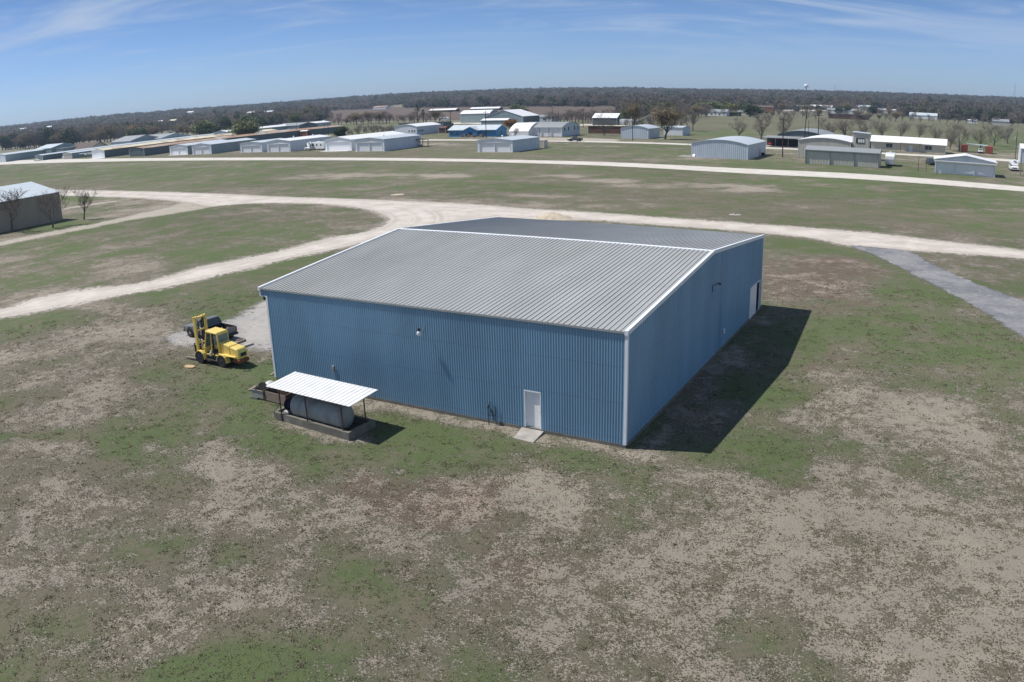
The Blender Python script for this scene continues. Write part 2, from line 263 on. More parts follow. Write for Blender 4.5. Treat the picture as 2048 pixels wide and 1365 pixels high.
# ---------------------------------------------------------------- ground
def ground_mat():
    m = bpy.data.materials.new('patchy grass and soil'); m.use_nodes = True; t = m.node_tree; n = t.nodes; l = t.links; b = n['Principled BSDF']
    b.inputs['Roughness'].default_value = 0.95; b.inputs['Specular IOR Level'].default_value = 0.15
    tc = n.new('ShaderNodeTexCoord')
    def noise(s, d=4, r=0.6, st=None, off=0):
        x = n.new('ShaderNodeTexNoise'); x.inputs['Scale'].default_value = s; x.inputs['Detail'].default_value = d; x.inputs['Roughness'].default_value = r
        mp = n.new('ShaderNodeMapping'); mp.inputs['Location'].default_value = (off, off*.7, 0); mp.inputs['Scale'].default_value = st or (1, 1, 1)
        l.new(tc.outputs['Object'], mp.inputs[0]); l.new(mp.outputs[0], x.inputs['Vector']); return x.outputs[0]
    def ma(op, a, b=None, c=None, clamp=False):
        x = n.new('ShaderNodeMath'); x.operation = op; x.use_clamp = clamp
        for i, v in enumerate((a, b, c)):
            if v is None: continue
            if isinstance(v, (int, float)): x.inputs[i].default_value = v
            else: l.new(v, x.inputs[i])
        return x.outputs[0]
    def mix(f, a, b2):
        x = n.new('ShaderNodeMix'); x.data_type = 'RGBA'
        for i, v in (('Factor', f), ('A', a), ('B', b2)):
            if isinstance(v, tuple): x.inputs[i].default_value = (*v, 1)
            elif isinstance(v, (int, float)): x.inputs[i].default_value = v
            else: l.new(v, x.inputs[i])
        return x.outputs['Result']
    def attr(a):
        x = n.new('ShaderNodeAttribute'); x.attribute_name = a; return x.outputs['Fac']
    def sm(v, lo, hi):
        x = n.new('ShaderNodeMapRange'); x.interpolation_type = 'SMOOTHSTEP'; l.new(v, x.inputs['Value'])
        x.inputs['From Min'].default_value = lo; x.inputs['From Max'].default_value = hi; return x.outputs[0]
    big = noise(0.07, 5, 0.6); mid = noise(0.45, 5, 0.65, off=9); fine = noise(5.5, 6, 0.72, off=4); tuft = noise(11.5, 4, 0.72, off=3); hair = noise(38, 2, 0.6)
    broad = noise(0.018, 4, 0.55, off=31)
    clump = noise(1.4, 5, 0.65, off=17); m2 = noise(0.18, 6, 0.7, off=23)
    def jit(a, k1, k2): return ma('ADD', a, ma('ADD', ma('ADD', ma('MULTIPLY', ma('SUBTRACT', big, 0.5), k1), ma('MULTIPLY', ma('SUBTRACT', m2, 0.5), k1)), ma('ADD', ma('MULTIPLY', ma('SUBTRACT', mid, 0.5), k2), ma('MULTIPLY', ma('SUBTRACT', clump, 0.5), k2))))
    bare = jit(attr('bare'), 1.5, 1.4); green = jit(attr('green'), -1.5, 1.5); red = jit(attr('red'), 1.2, -1.2)
    pat = ma('ADD', ma('MULTIPLY', fine, 0.32), ma('ADD', ma('MULTIPLY', tuft, 0.60), ma('MULTIPLY', hair, 0.08)))
    thr = ma('ADD', ma('MULTIPLY', ma('SUBTRACT', 0.5, bare), 0.23), 0.5)
    soilm = sm(ma('SUBTRACT', pat, thr), -0.03, 0.038)
    gr = mix(sm(green, 0.18, 0.75), (0.155, 0.140, 0.100), (0.098, 0.134, 0.054))
    gr = mix(ma('MULTIPLY', sm(m2, 0.46, 0.62), 0.55), gr, (0.165, 0.155, 0.105))
    gr = mix(ma('MULTIPLY', sm(clump, 0.5, 0.68), 0.5), gr, (0.10, 0.105, 0.058))
    gr = mix(ma('MULTIPLY', sm(tuft, 0.5, 0.75), 0.6), gr, (0.19, 0.185, 0.125))
    gr = mix(ma('MULTIPLY', sm(fine, 0.52, 0.3), 0.55), gr, (0.065, 0.068, 0.042))
    gr = mix(ma('MULTIPLY', sm(red, 0.45, 0.95), 0.6), gr, (0.12, 0.082, 0.068))
    gr = mix(ma('MULTIPLY', sm(bare, 0.35, 0.8), 0.75), gr, (0.115, 0.103, 0.078))
    soil = mix(sm(mid, 0.35, 0.65), (0.335, 0.30, 0.24), (0.27, 0.245, 0.20))
    soil = mix(ma('MULTIPLY', sm(red, 0.4, 0.9), 0.5), soil, (0.34, 0.255, 0.205))
    soil = mix(ma('MULTIPLY', sm(hair, 0.45, 0.7), 0.25), soil, (0.20, 0.17, 0.14))
    col = mix(soilm, gr, soil)
    hs = n.new('ShaderNodeHueSaturation'); l.new(col, hs.inputs['Color'])
    mr = n.new('ShaderNodeMapRange'); l.new(broad, mr.inputs['Value']); mr.inputs['From Min'].default_value = .3; mr.inputs['From Max'].default_value = .7; mr.inputs['To Min'].default_value = .86; mr.inputs['To Max'].default_value = 1.12
    l.new(mr.outputs[0], hs.inputs['Value']); l.new(hs.outputs[0], b.inputs['Base Color'])
    bp = n.new('ShaderNodeBump'); bp.inputs['Strength'].default_value = 0.9; bp.inputs['Distance'].default_value = 0.10
    l.new(ma('ADD', ma('MULTIPLY', ma('SUBTRACT', 1.0, soilm), 0.5), ma('MULTIPLY', tuft, 0.8)), bp.inputs['Height']); l.new(bp.outputs[0], b.inputs['Normal'])
    return m
# patches: photo position and size, then how bare / green / reddish the grass is there
PATCH = [(900,895,330,45,.10,.80,0),(640,885,120,25,.2,.75,0),(430,905,95,38,.98,.2,.2),(500,952,60,26,.85,.2,.2),(480,925,60,20,.8,.2,.3),(230,868,170,28,.08,.8,0),(330,870,90,40,.10,.75,0),
 (60,895,90,14,.65,.3,.1),(150,985,210,60,.52,.12,.25),(80,930,80,30,.35,.1,.1),(290,1072,90,22,.18,.8,0),(180,1150,190,50,.42,.35,0),(330,1250,220,55,.62,.2,.1),(60,1250,90,70,.32,.35,0),(470,1325,140,45,.22,.6,0),
 (380,955,60,20,.3,.6,0),(330,915,60,12,.5,.5,0),(620,1010,70,22,.55,.4,.1),(700,1055,70,22,.6,.35,.1),(785,1092,90,24,.72,.3,.1),(480,1040,60,30,.75,.15,.35),(870,1000,160,62,.48,.10,.95),(1085,985,62,50,.88,.2,.35),(1090,1040,40,25,.75,.2,.3),
 (1240,1010,150,60,.24,.65,.1),(1050,925,330,25,.14,.68,0),(1500,972,45,14,.92,.2,.1),(1000,1150,250,45,.52,.15,.6),(560,1100,130,40,.42,.35,.1),(700,1120,80,30,.35,.5,.1),(430,1180,160,60,.52,.25,.2),(650,1250,160,60,.5,.25,.25),(900,1100,200,30,.35,.3,.5),(760,1190,120,25,.2,.55,.1),(520,1180,60,40,.6,.2,.2),(1300,1120,250,55,.56,.12,.55),
 (1700,1120,330,190,.66,.32,.05),(1950,1020,150,160,.64,.35,0),(1780,860,150,85,.70,.38,.05),(1900,1250,200,100,.66,.3,.1),(1560,920,90,45,.35,.6,0),(1650,722,90,26,.28,.5,.6),(1870,725,120,45,.42,.35,.4),(1640,555,85,40,.42,.12,.95),(1720,612,80,18,.4,.15,.8),
 (1600,500,100,15,.1,.7,.1),(1600,680,110,26,.08,.8,0),(1800,640,120,50,.1,.75,0),(1960,710,80,50,.1,.8,0),(1560,770,70,35,.05,.98,0),(1930,540,90,22,.35,.45,.3),(2000,575,60,20,.1,.8,0),(1000,1285,300,55,.48,.3,.1),(1300,1260,280,80,.55,.35,.05),(1560,1290,120,60,.35,.4,.1),(900,1230,60,50,.6,.3,.2),
 (1150,1090,60,20,.2,.5,.3),(200,722,160,50,.55,.25,.15),(235,650,75,26,.85,.25,.1),(70,700,70,40,.38,.4,0),(330,750,90,36,.10,.75,.05),(440,762,110,30,.05,.85,0),(240,792,130,34,.50,.2,.45),(90,825,140,30,.5,.2,.1),(370,835,90,30,.35,.5,.1),(130,770,100,25,.45,.2,.1),
 (440,600,130,24,.08,.7,.15),(150,640,110,14,.08,.65,.1),(520,560,150,28,.15,.55,.15),(60,662,60,16,.1,.65,0),(470,450,190,26,.25,.55,.05),(250,488,160,22,.42,.4,.05),(620,442,110,14,.45,.35,0),(200,540,160,18,.55,.3,.1),(110,560,90,10,.25,.75,0),(420,512,150,12,.1,.9,0),(600,468,120,10,.08,.95,0),(110,500,90,12,.15,.9,0),(60,520,70,14,.3,.6,0),
 (300,408,70,10,.60,.35,0),(230,425,60,12,.55,.4,0),(150,395,60,5,.08,.95,0),(120,455,140,8,.04,.98,0),
 (300,350,330,14,.08,.62,.15),(300,368,300,7,.1,.35,.4),(900,370,260,16,.22,.45,.1),(700,366,180,6,.1,.85,0),(1000,378,180,6,.15,.8,0),(1350,400,250,22,.18,.35,.2),(1300,350,200,10,.08,.4,.35),(900,335,250,6,.08,.45,.3),(1750,420,220,22,.12,.35,.3),(1900,405,160,16,.05,.85,0),(1640,365,200,14,.08,.8,0),(1950,440,120,20,.15,.35,.25),
 (700,351,75,2.6,.95,.3,0),(895,352,38,2.4,1.0,.3,0),(620,357,50,2,.7,.3,0),(1130,352,45,2,.8,.3,0),(1220,362,40,3,.9,.3,0),(1430,372,90,3,.95,.3,0),(1500,380,45,3,1.0,.3,0),(1300,371,60,3,.8,.3,0),(1100,392,60,2,.7,.3,0),(1960,421,90,3,.75,.3,0),
 (1000,412,160,3,.75,.3,0),(900,404,130,3,.7,.3,0),(1900,540,40,6,.6,.4,0),
 (900,308,260,5,.08,.30,.4),(650,312,250,3,.1,.25,.5),(900,292,60,6,.2,.2,.5),(1100,300,150,8,.08,.6,.1),(1550,335,200,8,.06,.7,.1),(1850,340,130,10,.06,.7,.1),(1250,300,120,8,.06,.6,.2),(880,289,40,1.6,.9,.3,0),(1190,293,40,1.2,.8,.3,0),
 (1500,250,250,18,.04,.35,.45),(1900,262,200,16,.04,.45,.4),(1990,280,50,14,.02,.95,0),(1450,268,60,6,.02,.9,0),(1180,262,100,8,.04,.4,.4),(760,262,120,12,.1,.5,.1),(640,275,70,12,.2,.5,.2),(300,320,400,5,.1,.55,.1),(1700,238,250,6,.05,.4,.4),(540,275,60,10,.2,.5,.1)]
def _band(pts, rx, ry, b, g, r):
    for (x0, y0), (x1, y1) in zip(pts, pts[1:]):
        n = max(1, int(math.hypot(x1-x0, y1-y0)/28))
        for i in range(n): k = i/n; PATCH.append((x0+(x1-x0)*k, y0+(y1-y0)*k, rx, ry, b, g, r))
_band([(300,893),(380,925),(470,965),(560,995),(640,1025),(720,1065),(800,1095),(880,1125),(980,1160)], 30, 11, .72, .45, .05)
_band([(1080,1010),(1130,1090),(1250,1130),(1400,1150)], 30, 14, .62, .3, .2)
_band([(20,730),(120,690),(220,665),(330,655),(380,640)], 60, 16, .72, .2, .15)
_band([(40,850),(150,815),(260,790),(330,770)], 60, 14, .62, .2, .25)
def attrs_at(V):
    P = project(V); ok = (P[:, 2] > 2) & (np.abs(P[:, 0]-1024) < 1400) & (P[:, 1] < 1800)
    px = np.where(ok, P[:, 0], -9999); py = np.where(ok, P[:, 1], -9999)
    acc = np.zeros((len(V), 3)); w0 = 0.12; W = np.full(len(V), w0); acc += w0*np.array([.42, .42, .20])
    for a in PATCH:
        d = ((px-a[0])/a[2])**2+((py-a[1])/a[3])**2; w = np.exp(-d*1.1)*(1+60/(a[2]+20))*(3 if a[3] < 4 else 1); W += w; acc += w[:, None]*np.array(a[4:7])
    A = acc/W[:, None]; x, y = V[:, 0], V[:, 1]
    near = np.exp(-((y+0.55+0.25*np.sin(x*1.1))/0.75)**2)*((x > -23) & (x < 1.5)); A[:, 0] = A[:, 0]*(1-near)+0.82*near; A[:, 1] *= 1-0.5*near
    side = np.exp(-((x-1.1)/1.1)**2)*((y > -1) & (y < 31)); k = side*(0.35+0.65*np.clip(np.sin(y*0.42+0.4), 0, 1)); A[:, 0] = A[:, 0]*(1-k)+0.75*k
    cw = np.exp(-(((x+16.3)/4.6)**2+((y+5.0)/1.7)**2)**2); A[:, 0] = np.maximum(A[:, 0], 0.8*cw)
    return A
def build_ground():
    rings = np.concatenate([[0.5], np.geomspace(6, 300, 250), np.geomspace(306, 9000, 150)])
    a0 = YAW; az = np.concatenate([a0+np.linspace(-0.85, 0.85, 520), a0+0.85+np.linspace(0, 2*math.pi-1.7, 70)[1:-1]])
    Rr, A = np.meshgrid(rings, az, indexing='ij'); X = CAM[0]+Rr*np.sin(A); Y = CAM[1]+Rr*np.cos(A); Z = terrain(X, Y)
    V = np.stack([X, Y, Z], -1).reshape(-1, 3); nr, na = Rr.shape; i = np.arange(nr-1)[:, None]*na; j = np.arange(na)[None]; j2 = (j+1) % na
    F = np.stack([i+j, i+na+j, i+na+j2, i+j2], -1).reshape(-1, 4)[:, ::-1]
    at = attrs_at(V); o = npmesh('ground', V, F, ground_mat(), dict(bare=at[:, 0], green=at[:, 1], red=at[:, 2])); o.data.shade_smooth(); tag(o, kind='structure')
build_ground()

# ---------------------------------------------------------------- roads and other surfaces laid on the ground, with ragged worn edges
def sheet_mat(name, c1, c2, c3, soft, streak=None, mot=0.5, rough=0.95, edge_amp=1.0):
    m = bpy.data.materials.new(name); m.use_nodes = True; t = m.node_tree; n = t.nodes; l = t.links; b = n['Principled BSDF']; b.inputs['Roughness'].default_value = rough; b.inputs['Specular IOR Level'].default_value = 0.2
    tc = n.new('ShaderNodeTexCoord'); at = n.new('ShaderNodeAttribute'); at.attribute_name = 'edge'; al = n.new('ShaderNodeAttribute'); al.attribute_name = 'along'
    def noise(s, d=5, r=0.6):
        x = n.new('ShaderNodeTexNoise'); x.inputs['Scale'].default_value = s; x.inputs['Detail'].default_value = d; x.inputs['Roughness'].default_value = r; l.new(tc.outputs['Object'], x.inputs['Vector']); return x.outputs[0]
    def ma(op, a, b2):
        x = n.new('ShaderNodeMath'); x.operation = op
        for i, v in enumerate((a, b2)):
            if isinstance(v, (int, float)): x.inputs[i].default_value = v
            else: l.new(v, x.inputs[i])
        return x.outputs[0]
    def sm(v, lo, hi, to=1.0):
        x = n.new('ShaderNodeMapRange'); x.interpolation_type = 'SMOOTHSTEP'; l.new(v, x.inputs['Value']); x.inputs['From Min'].default_value = lo; x.inputs['From Max'].default_value = hi; x.inputs['To Max'].default_value = to; return x.outputs[0]
    def mix(f, a, b2):
        x = n.new('ShaderNodeMix'); x.data_type = 'RGBA'; l.new(f, x.inputs['Factor'])
        for i, v in (('A', a), ('B', b2)):
            if isinstance(v, tuple): x.inputs[i].default_value = (*v, 1)
            else: l.new(v, x.inputs[i])
        return x.outputs['Result']
    n1 = noise(0.25, 6, 0.65); n2 = noise(1.6, 6, 0.7); n3 = noise(9, 3)
    col = mix(sm(n1, 0.38, 0.62), c1, c2); col = mix(sm(n2, 0.52, 0.72, mot), col, c3); col = mix(sm(n3, 0.5, 0.8, 0.35), col, c3)
    if streak:     # wheel tracks worn along the road
        s = n.new('ShaderNodeTexNoise'); s.noise_dimensions = '1D'; s.inputs['Scale'].default_value = 0.9; s.inputs['Detail'].default_value = 4; l.new(at.outputs['Fac'], s.inputs['W'])
        col = mix(sm(ma('ADD', s.outputs[0], ma('MULTIPLY', ma('SUBTRACT', n1, 0.5), 0.5)), 0.46, 0.62, 0.5), col, streak)
    l.new(col, b.inputs['Base Color'])
    e = ma('ADD', at.outputs['Fac'], ma('MULTIPLY', ma('SUBTRACT', ma('ADD', ma('MULTIPLY', n1, 0.45), ma('MULTIPLY', n2, 0.55)), 0.5), soft*8*edge_amp)); e = ma('ADD', e, ma('MULTIPLY', ma('SUBTRACT', n3, 0.5), soft*2.5))
    l.new(sm(e, -soft*0.6, soft*1.0), b.inputs['Alpha'])
    bp = n.new('ShaderNodeBump'); bp.inputs['Strength'].default_value = 0.4; bp.inputs['Distance'].default_value = 0.03; l.new(n3, bp.inputs['Height']); l.new(bp.outputs[0], b.inputs['Normal'])
    return m
def smooth_line(pts, k=6):
    P = [Vector(p) for p in pts]; out = []
    for i in range(len(P)-1):
        p0 = P[max(i-1, 0)]; p1 = P[i]; p2 = P[i+1]; p3 = P[min(i+2, len(P)-1)]
        for j in range(k):
            t = j/k; out.append(0.5*((2*p1)+(p2-p0)*t+(2*p0-5*p1+4*p2-p3)*t*t+(3*p1-p0-3*p2+p3)*t**3))
    return [(p.x, p.y) for p in out+[P[-1]]]
def inside(poly, X, Y):
    c = np.zeros(X.shape, bool); n = len(poly)
    for i in range(n):
        x1, y1 = poly[i]; x2, y2 = poly[(i+1) % n]
        if y1 != y2: c ^= ((y1 > Y) != (y2 > Y)) & (X < (x2-x1)*(Y-y1)/(y2-y1)+x1)
    return c
def sheet(name, poly, z, cell, margin, m, world=False, skip_edges=(), label=None):
    """poly: outline, in photo pixels (placed on the ground) or world metres"""
    W = np.array([p for p in poly]) if world else np.array([G(*p)[:2] for p in poly])
    x0, y0 = W.min(0)-margin-cell; x1, y1 = W.max(0)+margin+cell; gx = np.arange(x0, x1, cell); gy = np.arange(y0, y1, cell)
    X, Y = np.meshgrid(gx, gy); D = np.full(X.shape, 1e9)
    for i in range(len(W)):
        a = W[i]; b = W[(i+1) % len(W)]; d = b-a; L = (d@d)+1e-9; t = np.clip(((X-a[0])*d[0]+(Y-a[1])*d[1])/L, 0, 1)
        D = np.minimum(D, np.hypot(X-a[0]-t*d[0], Y-a[1]-t*d[1]))
    S = np.where(inside(W.tolist(), X, Y), D, -D); keep = S > -margin
    ny, nx = X.shape; i = np.arange(ny-1)[:, None]*nx; j = np.arange(nx-1)[None]; Q = np.stack([i+j, i+j+1, i+nx+j+1, i+nx+j], -1).reshape(-1, 4)
    Q = Q[keep.ravel()[Q].any(1)]; used = np.unique(Q); rm = np.full(nx*ny, -1); rm[used] = np.arange(len(used))
    V = np.stack([X.ravel()[used], Y.ravel()[used], np.zeros(len(used))], -1); V[:, 2] = terrain(V[:, 0], V[:, 1])+z
    o = npmesh(name, V, rm[Q], m, dict(edge=S.ravel()[used])); o.data.shade_smooth(); tag(o, label, kind='structure'); return o
GRAV = sheet_mat('pale caliche gravel', (0.56, 0.52, 0.47), (0.48, 0.44, 0.39), (0.36, 0.33, 0.29), 1.15, mot=0.75, streak=(0.36, 0.32, 0.275))
GRAVF = sheet_mat('white caliche road', (0.60, 0.57, 0.52), (0.52, 0.49, 0.44), (0.44, 0.41, 0.36), 0.6)
ASPH = sheet_mat('old grey asphalt', (0.155, 0.16, 0.175), (0.23, 0.235, 0.24), (0.42, 0.40, 0.37), 0.35, mot=0.8)
TRACK = sheet_mat('worn dirt track', (0.40, 0.36, 0.31), (0.34, 0.32, 0.26), (0.22, 0.21, 0.15), 1.3, mot=0.9, edge_amp=1.5)
PAD = sheet_mat('cracked grey pad', (0.31, 0.30, 0.29), (0.38, 0.36, 0.335), (0.19, 0.185, 0.175), 0.7, mot=0.8)
PLOW = sheet_mat('bare brown field', (0.135, 0.100, 0.080), (0.115, 0.09, 0.070), (0.16, 0.125, 0.095), 5.0)
upper = [(60,374),(115,379),(300,383),(430,387),(560,393),(700,397.5),(820,402.5),(939,407.6),(1042,416),(1178,424),(1400,439.5),(1576,452),(1752,466),(1927,486.5),(2048,501),(2200,521)]
lower = [(2200,540),(2048,519.6),(1927,510),(1822,503),(1706,494),(1664,487),(1611,477),(1523,467.5),(1400,457.5),(1281,449),(1144,441),(1060,446),(990,452),(900,462),(800,474),(740,484)]
r1 = [(681,499),(593,516.5),(483,543),(352,573.7),(220,598),(88,624),(0,640),(-150,668)]
isl = [(-150,640),(0,617.6),(44,602),(132,583),(264,567),(330,553),(395,534),(483,516.5),(571,498),(659,475),(725,463.8),(758,451),(768,439),(752,427),(703,416),(637,409.5),(549,407.5),(483,409),(417,414),(373,407),(300,399),(200,395),(60,391)]
sheet('gravel_road', smooth_line(upper, 5)+smooth_line(lower, 5)+smooth_line(r1, 4)+smooth_line(isl, 4), 0.012, 0.75, 2.5, GRAV)
tr = smooth_line([(360,400),(343,412),(290,424),(230,438),(176,449),(66,470),(0,483),(-90,500)], 4)+smooth_line([(-90,510),(0,493),(66,480),(132,467),(264,441),(373,424),(430,414),(460,408)], 4)
sheet('dirt_track', tr, 0.006, 0.8, 2.0, TRACK)
sheet('dirt_track', smooth_line([(120,417.5),(150,413),(200,405),(240,401)], 4)+smooth_line([(240,404),(200,409),(150,417),(120,421.5)], 4), 0.005, 0.6, 1.2, TRACK)
sheet('asphalt_path', smooth_line([(1700,491),(1760,496),(1822,505),(1870,530),(1950,566),(2048,602),(2140,640)], 5)+smooth_line([(2200,760),(2048,676),(1990,640),(1930,603),(1840,557),(1770,521),(1712,498)], 5), 0.018, 0.4, 0.8, ASPH)
sheet('taxiway', smooth_line([(-60,325),(0,322.5),(100,319.5),(260,317),(400,316),(600,315.5),(800,316.5),(1024,320),(1250,326),(1500,338),(1750,350),(2048,374),(2150,384)], 4)+smooth_line([(2150,394),(2048,384),(1750,361),(1500,348),(1250,334),(1024,326),(800,322),(600,321),(400,321.5),(260,323),(100,326.5),(0,330),(-60,333)], 4), 0.02, 1.2, 2.0, GRAVF)
sheet('street', smooth_line([(820,279.5),(900,279.2),(1050,280.5),(1250,284),(1380,288),(1600,298),(1800,307.5),(1950,315),(2100,325)], 4)+smooth_line([(2100,330),(1950,319),(1800,310.8),(1600,300.7),(1380,291),(1250,286.6),(1050,282.8),(900,281.6),(820,282)], 4), 0.03, 1.6, 2.0, GRAVF)
sheet('street', [(560,262),(620,260.5),(664,258),(664,260),(620,263),(560,265)], 0.03, 2.0, 2.0, GRAVF)
sheet('street', [(890,246),(930,245),(1050,249),(1150,250),(1235,246),(1235,248),(1150,252.5),(1050,251.5),(930,247.6),(890,249)], 0.03, 2.0, 2.0, GRAVF)
sheet('street', [(1565,220),(1640,220.5),(1720,224),(1720,225.6),(1640,222.4),(1565,222)], 0.1, 4.0, 4.0, GRAVF)
sheet('concrete_pad', [(316,684),(345,668),(410,655),(470,632),(530,602),(600,592),(600,712),(552,702),(520,704),(490,698),(465,690),(400,692),(350,690)], 0.009, 0.3, 1.0, PAD)
sheet('ploughed_field', [(655,247),(700,243.5),(900,240),(1240,241),(1240,214),(900,214),(760,215),(655,219)], 0.25, 12.0, 12.0, PLOW)
sheet('bare_yard', [(900,276),(1010,276),(1040,281),(1045,279),(1180,283),(1240,284),(1240,279),(1160,276),(1100,275.5)], 0.01, 1.5, 3, TRACK)
# low rock and dirt heap at the bend of the gravel road
def heap(name, label, px, py, w, h, m):
    g = G(px, py); mb = MB(); n = 14; vs = [(0, 0, h)]
    for k, (rr, hh) in enumerate(((0.3, 0.85), (0.6, 0.5), (0.85, 0.2), (1.05, -0.05))):
        for j in range(n):
            t = 2*math.pi*j/n; q = rr*w/2*random.uniform(0.8, 1.15); vs.append((q*math.cos(t), q*math.sin(t)*0.7, h*hh*random.uniform(0.75, 1.1)))
    fs = [(0, 1+j, 1+(j+1) % n) for j in range(n)]+[(1+k*n+j, 1+(k+1)*n+j, 1+(k+1)*n+(j+1) % n, 1+k*n+(j+1) % n) for k in range(3) for j in range(n)]
    mb.add(vs, fs); tag(mb.build(name, m, None, True, loc=tuple(g)), label, 'dirt pile')
M['dirt'] = mat('loose pale dirt', (0.46, 0.40, 0.31), 1, 0, 0.2, 1.2, bump=0.6, bscale=6)
heap('dirt_pile', 'low pale dirt heap beside the gravel road behind the blue hangar roof', 1108, 437, 6, 0.9, M['dirt'])

# ---------------------------------------------------------------- the big blue hangar (front right corner at the origin, long wall along -x, gable along +y)
BL, BW, HE, HR, RY, WL_ = 24.80, 30.30, 6.10, 7.42, 15.1, -24.20
def roof_z(y): return HE+(HR-HE)*(y/RY if y < RY else (BW-y)/(BW-RY))
hg = thing('blue_hangar', 'large blue ribbed steel hangar with grey standing seam roof and white trim', 'hangar')
def rib_strip(mb, u0, u1, pitch, prof, base, top, place, thick=0.0):
    """ribbed sheet: prof is a list of (fraction of pitch, depth); base(u), top(u) heights; place(u, out, z) -> xyz"""
    us = []; n = max(1, int(round(abs(u1-u0)/pitch))); st = (u1-u0)/n
    for i in range(n):
        for f, d in prof: us.append((u0+(i+f)*st, d))
    us.append((u1, prof[0][1])); vs = []; fs = []
    for u, d in us: vs += [place(u, d, base(u)), place(u, d, top(u))]
    for i in range(len(us)-1): fs.append((2*i, 2*i+2, 2*i+3, 2*i+1))
    mb.add(vs, fs); return mb
U = [(0, 0), (0.34, 0), (0.50, 0.042), (0.84, 0.042), (0.99, 0)]
# front wall, with the door opening cut out
fw = MB(); pl = lambda u, d, z: (u, -d, z)
DX0, DX1, DZ = -5.74, -4.74, 2.26; zb = 0.17
def span(a, b, z0, z1): rib_strip(fw, a, b, 0.1524, U, lambda u: z0, lambda u: z1, pl)
span(WL_, DX0, zb, HE-0.02); span(DX0, DX1, DZ, HE-0.02); span(DX1, -0.08, zb, HE-0.02); span(-BL+0.06, WL_, 5.62, HE-0.02)
fwo = fw.build('front_wall', M['blue'], hg)
P2 = [(0, 0), (0.80, 0), (0.86, 0.03), (0.94, 0.03)]
sw = MB(); S0, S1, SZ = 26.05, 29.55, 2.55
def sspan(a, b, z0, top): rib_strip(sw, a, b, 0.3048, P2, lambda u: z0, top, lambda u, d, z: (d, u, z))
sspan(0.08, 17.05, zb, lambda u: roof_z(u)-0.05); sspan(17.75, S0, zb, lambda u: roof_z(u)-0.05); sspan(S0, S1, SZ, lambda u: roof_z(u)-0.05); sspan(S1, BW-0.08, zb, lambda u: roof_z(u)-0.05)
sw.build('gable_wall', M['blueb'], hg)
MB().hexa([(-.05, 17.05, zb), (.012, 17.05, zb), (.012, 17.75, zb), (-.05, 17.75, zb), (-.05, 17.05, roof_z(17.05)-.05), (.012, 17.05, roof_z(17.05)-.05), (.012, 17.75, roof_z(17.75)-.05), (-.05, 17.75, roof_z(17.75)-.05)]).build('wall_panel', mat('darker blue steel panel', (0.12, 0.25, 0.38), 0.5, 0, 0.08, 1), hg)['label'] = 'darker flat blue panel in the gable wall'
bw = MB(); bw.box(WL_, -0.05, BW-0.06, BW, zb, HE-0.05)
bw.add([(WL_, 0.02, 0), (WL_, BW-0.1, 0), (WL_, BW-0.1, HE-.1), (WL_, RY, HR-.1), (WL_, 0.02, HE-.1)], [(0, 1, 2, 3, 4)]); bw.build('back_wall', M['blueb'], hg)
fd = MB(); fd.box(WL_+.02, 0.03, -0.05, 0.12, -0.3, zb+.01); fd.box(-0.1, 0.05, -0.05+.17, BW-.03, -0.3, zb+.01); fd.box(WL_+.03, -0.1, BW-.15, BW-.03, -0.3, zb); fd.build('foundation', M['concd'], hg)
fl = MB(); fl.box(WL_-.3, -0.12, 0.12, BW-.15, -0.2, 0.10); fl.build('floor_slab', M['conc'], hg)
def roof(name, y0, y1, z0, z1):
    mb = MB(); sl = (z1-z0)/(y1-y0)
    prof = [(0, 0), (0.86, 0), (0.895, 0.038), (0.965, 0.038)]
    n = int(round(BL/0.3048)); st = BL/n; us = []
    for i in range(n):
        for f, d in prof: us.append((-BL+(i+f)*st, d))
    us.append((0, 0)); vs = []; fs = []
    for u, d in us: vs += [(u, y0, z0+d), (u, y1, z1+d)]
    for i in range(len(us)-1): fs.append((2*i, 2*i+2, 2*i+3, 2*i+1))
    mb.add(vs, fs); mb.add([(-BL, y0, z0-.02), (0, y0, z0-.02), (0, y1, z1-.02), (-BL, y1, z1-.02)], [(0, 1, 2, 3)])
    return mb.build(name, M['galv'], hg)
roof('roof_slope', -0.10, RY, HE+0.02, HR+0.02); roof('roof_slope', BW+0.10, RY, HE+0.02, HR+0.02)
rc = MB(); rc.prism([(RY-0.15, HR+0.035), (RY, HR+0.075), (RY+0.15, HR+0.035), (RY+0.15, HR-0.0), (RY, HR+0.02), (RY-0.15, HR-0.0)], -BL, 0.02, 'x'); rc.build('ridge_cap', M['trim'], hg)
for xa, xb in ((-0.10, 0.085), (-BL-0.085, -BL+0.10)):
    rt = MB()
    for ya, yb, za, zb2 in ((-0.13, RY, HE, HR), (BW+0.13, RY, HE, HR)):
        rt.hexa([(xa, ya, za-0.16), (xb, ya, za-0.16), (xb, yb, zb2-0.16), (xa, yb, zb2-0.16), (xa, ya, za+0.075), (xb, ya, za+0.075), (xb, yb, zb2+0.075), (xa, yb, zb2+0.075)])
    rt.build('rake_trim', M['trim'], hg)
for y0_, y1_ in ((-0.125, -0.04), (BW+0.04, BW+0.125)): MB().box(-BL+.1, -0.1, y0_, y1_, HE-0.09, HE+0.012).build('eave_trim', M['gutter'], hg)
for nm, (x0, x1, y0, y1, z0, z1) in {'a': (-0.10, 0.06, -0.065, 0.09, zb, HE-0.05), 'b': (WL_-0.09, WL_+0.06, -0.06, 0.05, zb, 5.60), 'c': (-0.05, 0.05, BW-0.09, BW+0.05, zb, HE-0.05), 'd': (-BL-0.03, -BL+0.07, -0.06, 0.05, 5.60, HE-.02)}.items():
    MB().box(x0, x1, y0, y1, z0, z1).build('corner_trim', M['trim'], hg)
MB().box(-BL+0.07, WL_-.02, -0.055, 0.05, 5.57, 5.62).build('soffit_trim', M['trim'], hg)
